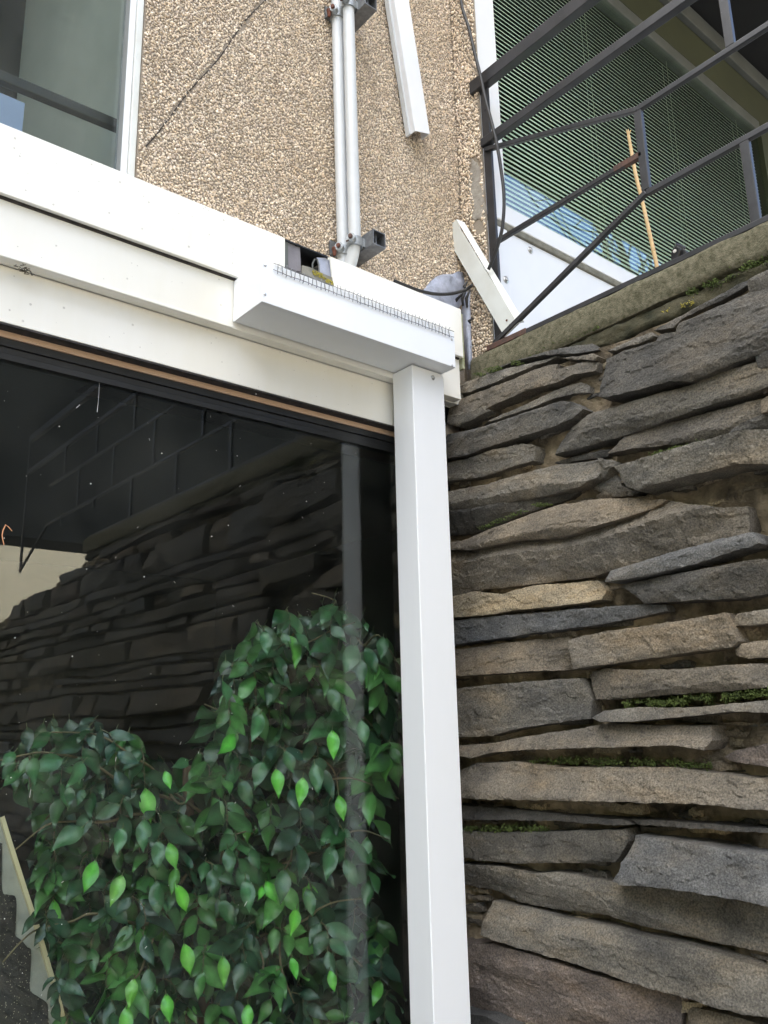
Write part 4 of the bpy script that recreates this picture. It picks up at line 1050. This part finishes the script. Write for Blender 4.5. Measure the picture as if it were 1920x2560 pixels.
BRS = [
([(940,1000),(700,830),(620,740),(500,660),(380,590),(200,580)], 1.86), ([(700,850),(540,800),(450,760),(340,690),(180,660),(100,668),(0,690)], 1.84),
([(760,1100),(600,930),(540,900),(420,930),(270,930),(180,945),(60,1040)], 1.82), ([(800,1300),(560,1330),(370,1290),(280,1320),(130,1360),(10,1480)], 1.80),
([(945,800),(1000,490),(990,300),(1040,260),(1200,230),(1300,180),(1390,150)], 1.88), ([(990,330),(1060,260),(1290,90),(1300,60),(1220,35)], 1.90),
([(950,1000),(1200,800),(1330,760),(1430,775),(1560,840)], 1.80), ([(950,1150),(1250,1040),(1330,985),(1420,965),(1520,1000)], 1.79),
([(950,1400),(1180,1320),(1250,1270),(1330,1240),(1460,1230)], 1.78), ([(760,1100),(640,1260),(590,1410),(540,1530),(480,1560)], 1.78),
([(950,900),(1110,930),(1140,1060),(1090,1150)], 1.80), ([(860,1200),(860,1120),(890,1000),(1000,960)], 1.80),
([(1000,490),(950,470),(890,500),(800,470)], 1.84), ([(950,1450),(1000,1420),(1030,1500),(970,1620)], 1.77), ([(930,1300),(700,1330),(640,1260)], 1.80),
([(1000,600),(1160,650),(1300,720),(1330,900)], 1.82), ([(1380,160),(1420,240),(1480,200),(1550,300)], 1.83), ([(1290,1240),(1330,1400),(1420,1500),(1500,1590)], 1.80),
([(950,1300),(1080,1350),(1100,1500),(1150,1640)], 1.79), ([(620,740),(700,860),(780,800)], 1.86), ([(200,810),(220,860),(180,920)], 1.82), ([(1380,540),(1420,520),(1550,660)], 1.82)]
k = MB()
for bl, Y in BRS:
    P = smooth_path([c5(a_, b_, Y + .12*max(0, 1 - i/2.0)) for i, (a_, b_) in enumerate(bl)], 6)
    k.tube(P, [.0042 - .0028*i/len(P) for i in range(len(P))], 6)
finish("branches", k, M_twig, fp, smooth=True)
lv = MB()
def leaf(b, tip, w, col, nrm, fold=.35, curl=.12):
    b = Vector(b); tip = Vector(tip); d = tip - b; L_ = d.length; d.normalize()
    s = d.cross(nrm).normalized(); n_ = s.cross(d).normalized()
    lv.col = col
    sts = [(0,0),(.07,.30),(.18,.70),(.32,.97),(.45,1.0),(.60,.84),(.74,.55),(.86,.26),(.94,.10),(1,.0)]
    w = min(w, L_*.46)
    vs = []; fs = []; ph = random.uniform(0, 6)
    for t, ww in sts:
        c = b + d*(L_*t) + n_*(curl*L_*(math.sin(t*2.6) - .3))
        wv_ = .10*w*math.sin(t*9 + ph)
        vs += [c + s*(ww*w*.5) + n_*(fold*ww*w*.5 + wv_), c, c - s*(ww*w*.5) + n_*(fold*ww*w*.5 - wv_)]
    o_ = len(lv.v)
    for i in range(len(sts) - 1):
        o = i*3; fs += [(o,o+1,o+4,o+3),(o+1,o+2,o+5,o+4)]
    lv.add(vs, fs)
    for i in range(len(sts)): lv.c[len(lv.c) - len(vs) + i*3 + 1] = tuple(q*1.7 + .004 for q in col)
    lv.col = (.10,.12,.05)
    lv.tube([b - d*L_*.12 + n_*.004, b + n_*.001, b + d*L_*.1], .0009, 4, cap=False)
sil = [(0,660),(80,630),(200,570),(380,580),(540,650),(650,725),(735,800),(800,650),(770,560),(850,420),(900,290),(1010,200),(1080,165),(1230,110),(1300,100),(1400,130),(1490,210),(1550,330),(1550,700),(1500,760),(1440,800),(1450,1000),(1440,1240),(1540,1560),(1480,1722),(230,1722),(210,1500),(160,1420),(190,1180),(120,1190),(170,900),(100,780)]
def inpoly(x, y, P):
    c = False; j = len(P) - 1
    for i in range(len(P)):
        if (P[i][1] > y) != (P[j][1] > y) and x < (P[j][0]-P[i][0])*(y-P[i][1])/(P[j][1]-P[i][1]) + P[i][0]: c = not c
        j = i
    return c
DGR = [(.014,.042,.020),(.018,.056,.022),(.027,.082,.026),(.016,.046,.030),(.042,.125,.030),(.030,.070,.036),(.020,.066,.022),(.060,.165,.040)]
toc = Vector((-.42, -.88, .15))
R_ = random.Random(11); pts_ = []
def scatter(ncand, sp, Y0, Y1, dens, scl, lim=None):
    acc = []
    for _ in range(ncand):
        x, y = R_.uniform(0,1560), R_.uniform(40,1900)
        if noise.noise(Vector((x/170, y/150, Y0*7))) < lim: continue
        if y < 1722 and not inpoly(x, y, sil): continue
        if y >= 1722 and not (230 < x < 1500): continue
        if any((x-a_)**2 + (y-b_)**2 < sp*sp for a_, b_ in acc): continue
        acc.append((x, y))
        # leaves low in a clump droop, those on top lie flatter
        an = R_.gauss(0, .55); ln = R_.choice((R_.uniform(75,110), R_.uniform(105,150), R_.uniform(120,165)))*scl
        dx, dy = math.sin(an)*ln, math.cos(an)*ln
        Y = R_.uniform(Y0, Y1)
        b = c5(x, y - dy*.5, Y); tp = c5(x + dx, y + dy*.5, Y + R_.uniform(-.035,.02))
        nr = (toc + Vector((R_.gauss(0,.7), R_.gauss(0,.35), R_.gauss(.25,.65)))).normalized()
        c = R_.choice(DGR); m_ = R_.uniform(.7,1.35)*(.55 if Y > 1.95 else .85 if Y > 1.84 else 1.2)  # leaves farther back tinted darker, as shade inside the crown
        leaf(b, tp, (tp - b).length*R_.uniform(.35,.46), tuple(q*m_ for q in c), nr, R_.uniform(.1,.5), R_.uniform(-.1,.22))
scatter(6000, 40, 1.97, 2.15, 1, 1.0, -.5)
def sprigs(sp, Y0, Y1, n_try, lim, dim, pale):
    acc = []
    for _ in range(n_try):
        x, y = R_.uniform(20,1540), R_.uniform(60,1800)
        if y < 1722 and not inpoly(x, y, sil): continue
        if y >= 1722 and not (230 < x < 1500): continue
        if noise.noise(Vector((x/190, y/170, Y0*9))) < lim: continue
        if any((x-a_)**2 + (y-b_)**2 < sp*sp for a_, b_ in acc): continue
        acc.append((x, y))
        an = R_.gauss(0, .45) + (x - 800)/2200; ln = R_.uniform(90, 190); nl = R_.randint(4, 6)
        if y > 400 and not inpoly(x + math.sin(an)*ln*1.2, min(1700, y + math.cos(an)*ln*.6), sil): an = -an*.5; ln *= .7
        Y = R_.uniform(Y0, Y1); dY = R_.uniform(-.05, .01); base_c = R_.choice(DGR); P = []
        x0, y0 = x - math.sin(an)*ln*.5, y - math.cos(an)*ln*.5
        bend = R_.gauss(0, .35)
        for i in range(nl + 1):
            t = i/nl; a2 = an*(1.5 - t) + bend*t*(1 - t)
            P.append((x0 + math.sin(a2)*ln*t, y0 + math.cos(a2)*ln*t*(.35 + .65*t), Y + dY*t))
        lv.col = (.11,.085,.045); lv.tube([c5(*q) for q in P], [.0018 - .0010*i/nl for i in range(nl + 1)], 4, cap=False)
        for i in range(nl + 1):
            bx, by, bY = P[i]; last = i == nl
            side = 1 if i % 2 else -1
            al = an*.6 + (0 if last else side*R_.uniform(.35, .95)); L_ = R_.uniform(108, 172)*(.8 + .25*(i/nl))
            tx, ty = bx + math.sin(al)*L_, by + math.cos(al)*L_*R_.uniform(.75, 1.0)
            bq = c5(bx, by, bY); tq = c5(tx, ty, bY + R_.uniform(-.045, .010))
            nr = (toc + Vector((R_.gauss(0,.55) + side*.25, R_.gauss(0,.3), R_.gauss(.25,.55)))).normalized()
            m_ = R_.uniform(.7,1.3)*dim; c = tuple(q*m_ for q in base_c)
            if last and R_.random() < pale: c = (.075*m_, .24*m_, .035*m_)
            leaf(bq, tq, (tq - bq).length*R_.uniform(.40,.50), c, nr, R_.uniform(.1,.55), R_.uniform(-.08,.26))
sprigs(98, 1.86, 1.96, 1600, -.38, .70, .05)  # rear sprigs get a darker tint in place of shade
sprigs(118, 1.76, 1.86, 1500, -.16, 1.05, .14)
# named clusters and the pale young leaves at the front
for (a, b_, c, d_) in ((375,1080,325,1215),(480,1135,430,1265),(660,1010,690,1120),(690,1175,730,1290),(925,590,845,670),(1080,720,1090,840),(1185,755,1170,875),(1325,825,1345,930),(1160,1265,1135,1380),(1300,570,1305,690),(1040,1160,1085,1250),(870,1455,875,1580),(720,1405,745,1535),(525,1540,505,1665),(495,1650,490,1790),(970,1640,965,1760),(1140,1460,1160,1550),(1290,1510,1310,1600),(645,730,668,805),(650,1600,665,1720),(1030,1180,1008,1240)):
    Y = R_.uniform(1.69,1.735); leaf(c5(a,b_,Y), c5(c,d_,Y - .01), R_.uniform(.034,.042), (.085*R_.uniform(.8,1.2),.30*R_.uniform(.85,1.15),.035), (toc + Vector((R_.gauss(0,.15),0,R_.gauss(0,.2)))).normalized(), .25, .08)
for (a, b_, c, d_) in ((1395,235,1340,360),(1410,290,1415,400),(1430,245,1475,355),(1250,1000,1290,1000),(1035,180,1045,285),(1100,190,1140,255),(1150,185,1215,280),(1290,100,1250,165),(1350,115,1345,150),(1500,205,1490,300),(1430,150,1440,190),(870,370,880,485),(1290,400,1325,510),(1020,505,985,620),(1110,650,1150,750),(1030,690,995,810),(1230,700,1245,830),(620,1000,615,1125),(565,915,560,1055),(480,950,455,1065),(980,1030,1020,1125),(890,1030,905,1150),(1300,1020,1275,1165),(830,1110,835,1230),(610,1160,625,1305),(640,1370,655,1530),(1110,1110,1095,1260),(1200,1190,1225,1305),(960,1150,975,1290),(580,1500,585,1640),(1410,530,1430,640),(330,945,195,1050),(130,670,140,790),(330,690,255,800),(250,680,110,740),(60,655,0,720),(200,580,110,650),(270,790,270,880),(330,800,300,870),(740,690,670,720)):
    Y = R_.uniform(1.70,1.77); g_ = R_.uniform(.7,1.3)
    leaf(c5(a,b_,Y), c5(c,d_,Y - .015), R_.uniform(.038,.050), (.030*g_,.092*g_,.034*g_), (toc + Vector((R_.gauss(0,.3),0,R_.gauss(0,.35)))).normalized(), R_.uniform(.15,.4), R_.uniform(0,.15))
finish("foliage", lv, M_leaf, fp, smooth=True)

# ------------------------------------------------------------------ board and sequinned cloth, bottom left
S9 = 400/1341.
def c9(a_, b_, Y): return fy(S9*a_, 1900 + S9*b_, Y)
def yb9(b_): return 1.84 + .10*(2212 - b_)/1800.
db = thing("display_board", c9(300, 2212, 1.85), "grey board with a cream edge leaning inside the shop window", "board")
eg = [(0,480),(60,680),(130,900),(200,1120),(290,1390),(380,1700),(470,2000),(520,2212),(640,2620)]
k = MB(); k.prism([c9(a_, b_, yb9(b_)) for a_, b_ in eg] + [c9(-500,2620,yb9(2620)), c9(-500,480,yb9(480))], (0,.012,0)); finish("board_face", k, M_board, db)
k = MB(); P = [c9(a_ + 10, b_, yb9(b_) - .001) for a_, b_ in eg]
for p, q in zip(P, P[1:]): k.bar(p, q, .0085, .016, Vector((1,0,0)))
finish("cream_edge", k, M_creamedge, db)
sc_ = [(-500,560),(20,700),(18,1080),(70,1130),(135,1160),(132,1400),(130,1470),(180,1510),(230,1570),(262,1600),(255,1800),(255,1930),(330,1990),(400,2050),(410,2212),(500,2400),(520,2620),(-500,2620)]
k = MB(); k.prism(smooth_path([c9(a_, b_, yb9(b_) - .006) for a_, b_ in sc_[1:-1]], 4) + [c9(-500,2620,yb9(2620) - .006), c9(-500,560,yb9(560) - .006)], (0,.004,0))
tag(finish("sequin_cloth", k, M_lace), "black sequinned cloth with a scalloped edge draped on the grey board", "cloth")

# ------------------------------------------------------------------ across the way: office block and bare trees (seen reflected)
ob_ = thing("office_building", (5, -14, 0), "dark office block on columns across the way, mirrored in the glass", "building")
k = MB(); k.box((-3.5,-13.4,5.07),(15,-12.5,18.5)); finish("wall", k, M_opp, ob_)
for i in range(6):
    for j in range(1):
        k = MB(); x = -2.6 + i*3.0; z = 12.5 + j*3.1; k.box((x,-12.48,z),(x + 1.9,-12.44,z + 1.6)); finish("window", k, M_oppglass, ob_)
for x in (-3.2, 1.0, 9.0, 14.3):
    k = MB(); k.box((x,-13.2,0),(x + .4,-12.8,5.069)); finish("column", k, M_opp, ob_)
def bare_tree(x, y, h, seed, label):
    R_ = random.Random(seed); r0 = thing("bare_tree", (x, y, 0), label, "tree", "bare trees beyond the terrace")
    tr_, crn = MB(), MB()
    def grow(p, d, ln, r_, lev):
        q = p; P = [p]; 
        for i in range(4):
            d = (d + Vector((R_.gauss(0,.10), R_.gauss(0,.10), R_.gauss(.03,.06)))).normalized(); q = q + d*ln/4; P.append(q)
        (tr_ if lev < 1 else crn).tube(P, [r_*(1 - .09*i) for i in range(5)], 6 if lev < 2 else 4, cap=False)
        if lev >= 5: return
        for i in range(3 if lev < 4 else 3):
            t = R_.uniform(.45, 1.0); b = P[0].lerp(P[-1], t) if i else P[-1]
            nd = (d + Vector((R_.gauss(0,.55), R_.gauss(0,.55), R_.gauss(.1,.3)))).normalized()
            grow(b, nd, ln*R_.uniform(.58,.80), r_*.58, lev + 1)
    grow(Vector((x,y,0)), Vector((0,0,1)), h*.32, h*.016, 0)
    finish("trunk", tr_, M_treebark, r0); finish("crown", crn, M_treebark, r0)
bare_tree(20.5, -10.0, 22, 3, "bare tree nearest the office block")
bare_tree(23.5, -7.0, 21, 5, "middle bare tree beyond the terrace")
bare_tree(28, -6.5, 24, 8, "farthest bare tree beyond the terrace")

k = MB(); vs = []; nx_, nq = 40, 14  # unseen slope added to mirror as a sunlit beige patch in the glass
for j in range(nq + 1):
    for i in range(nx_ + 1):
        x = -60 + 140*i/nx_; y = -24 - 60*j/nq
        vs.append((x, y, -.1 + 22.5*(j/nq) + (.6*noise.noise(Vector((x*.08, y*.08, 1))) if 0 < j else 0)))
k.add(vs, [(j*(nx_+1)+i, j*(nx_+1)+i+1, (j+1)*(nx_+1)+i+1, (j+1)*(nx_+1)+i) for j in range(nq) for i in range(nx_)])
struct(finish("reflection_backdrop", k, pm("beige_backdrop", (.56,.48,.33), (.46,.41,.27), rough=.95, scale=.6), smooth=True))
# leafy screen added out of view to cut low light from the left
k = MB(); R_ = random.Random(4)
k.box((-11.5,-11,0),(-10.2,6,9.8))
for _ in range(10000):
    f_ = R_.random(); y = R_.uniform(-11,6); z = R_.uniform(.05,9.95)
    p = Vector((-10.2 + R_.gauss(.05,.06), y, z)) if f_ < .75 else Vector((R_.uniform(-11.5,-10.2), y, 9.8 + R_.gauss(.05,.06)))
    d = Vector((R_.gauss(0,1), R_.gauss(0,1), R_.gauss(0,1))).normalized(); e = d.orthogonal().normalized(); r_ = R_.uniform(.05,.10)
    k.add([p - d*r_, p + e*r_*.45, p + d*r_, p - e*r_*.45], [(0,1,2,3)])
hd = thing("light_screen", (-10.8,-2.5,0), "unseen leafy screen added on the left to cut low sky light", "light_screen")
finish("foliage", k, pm("screen_leaves", (.03,.055,.015), (.06,.09,.03), rough=.7, scale=5), hd)
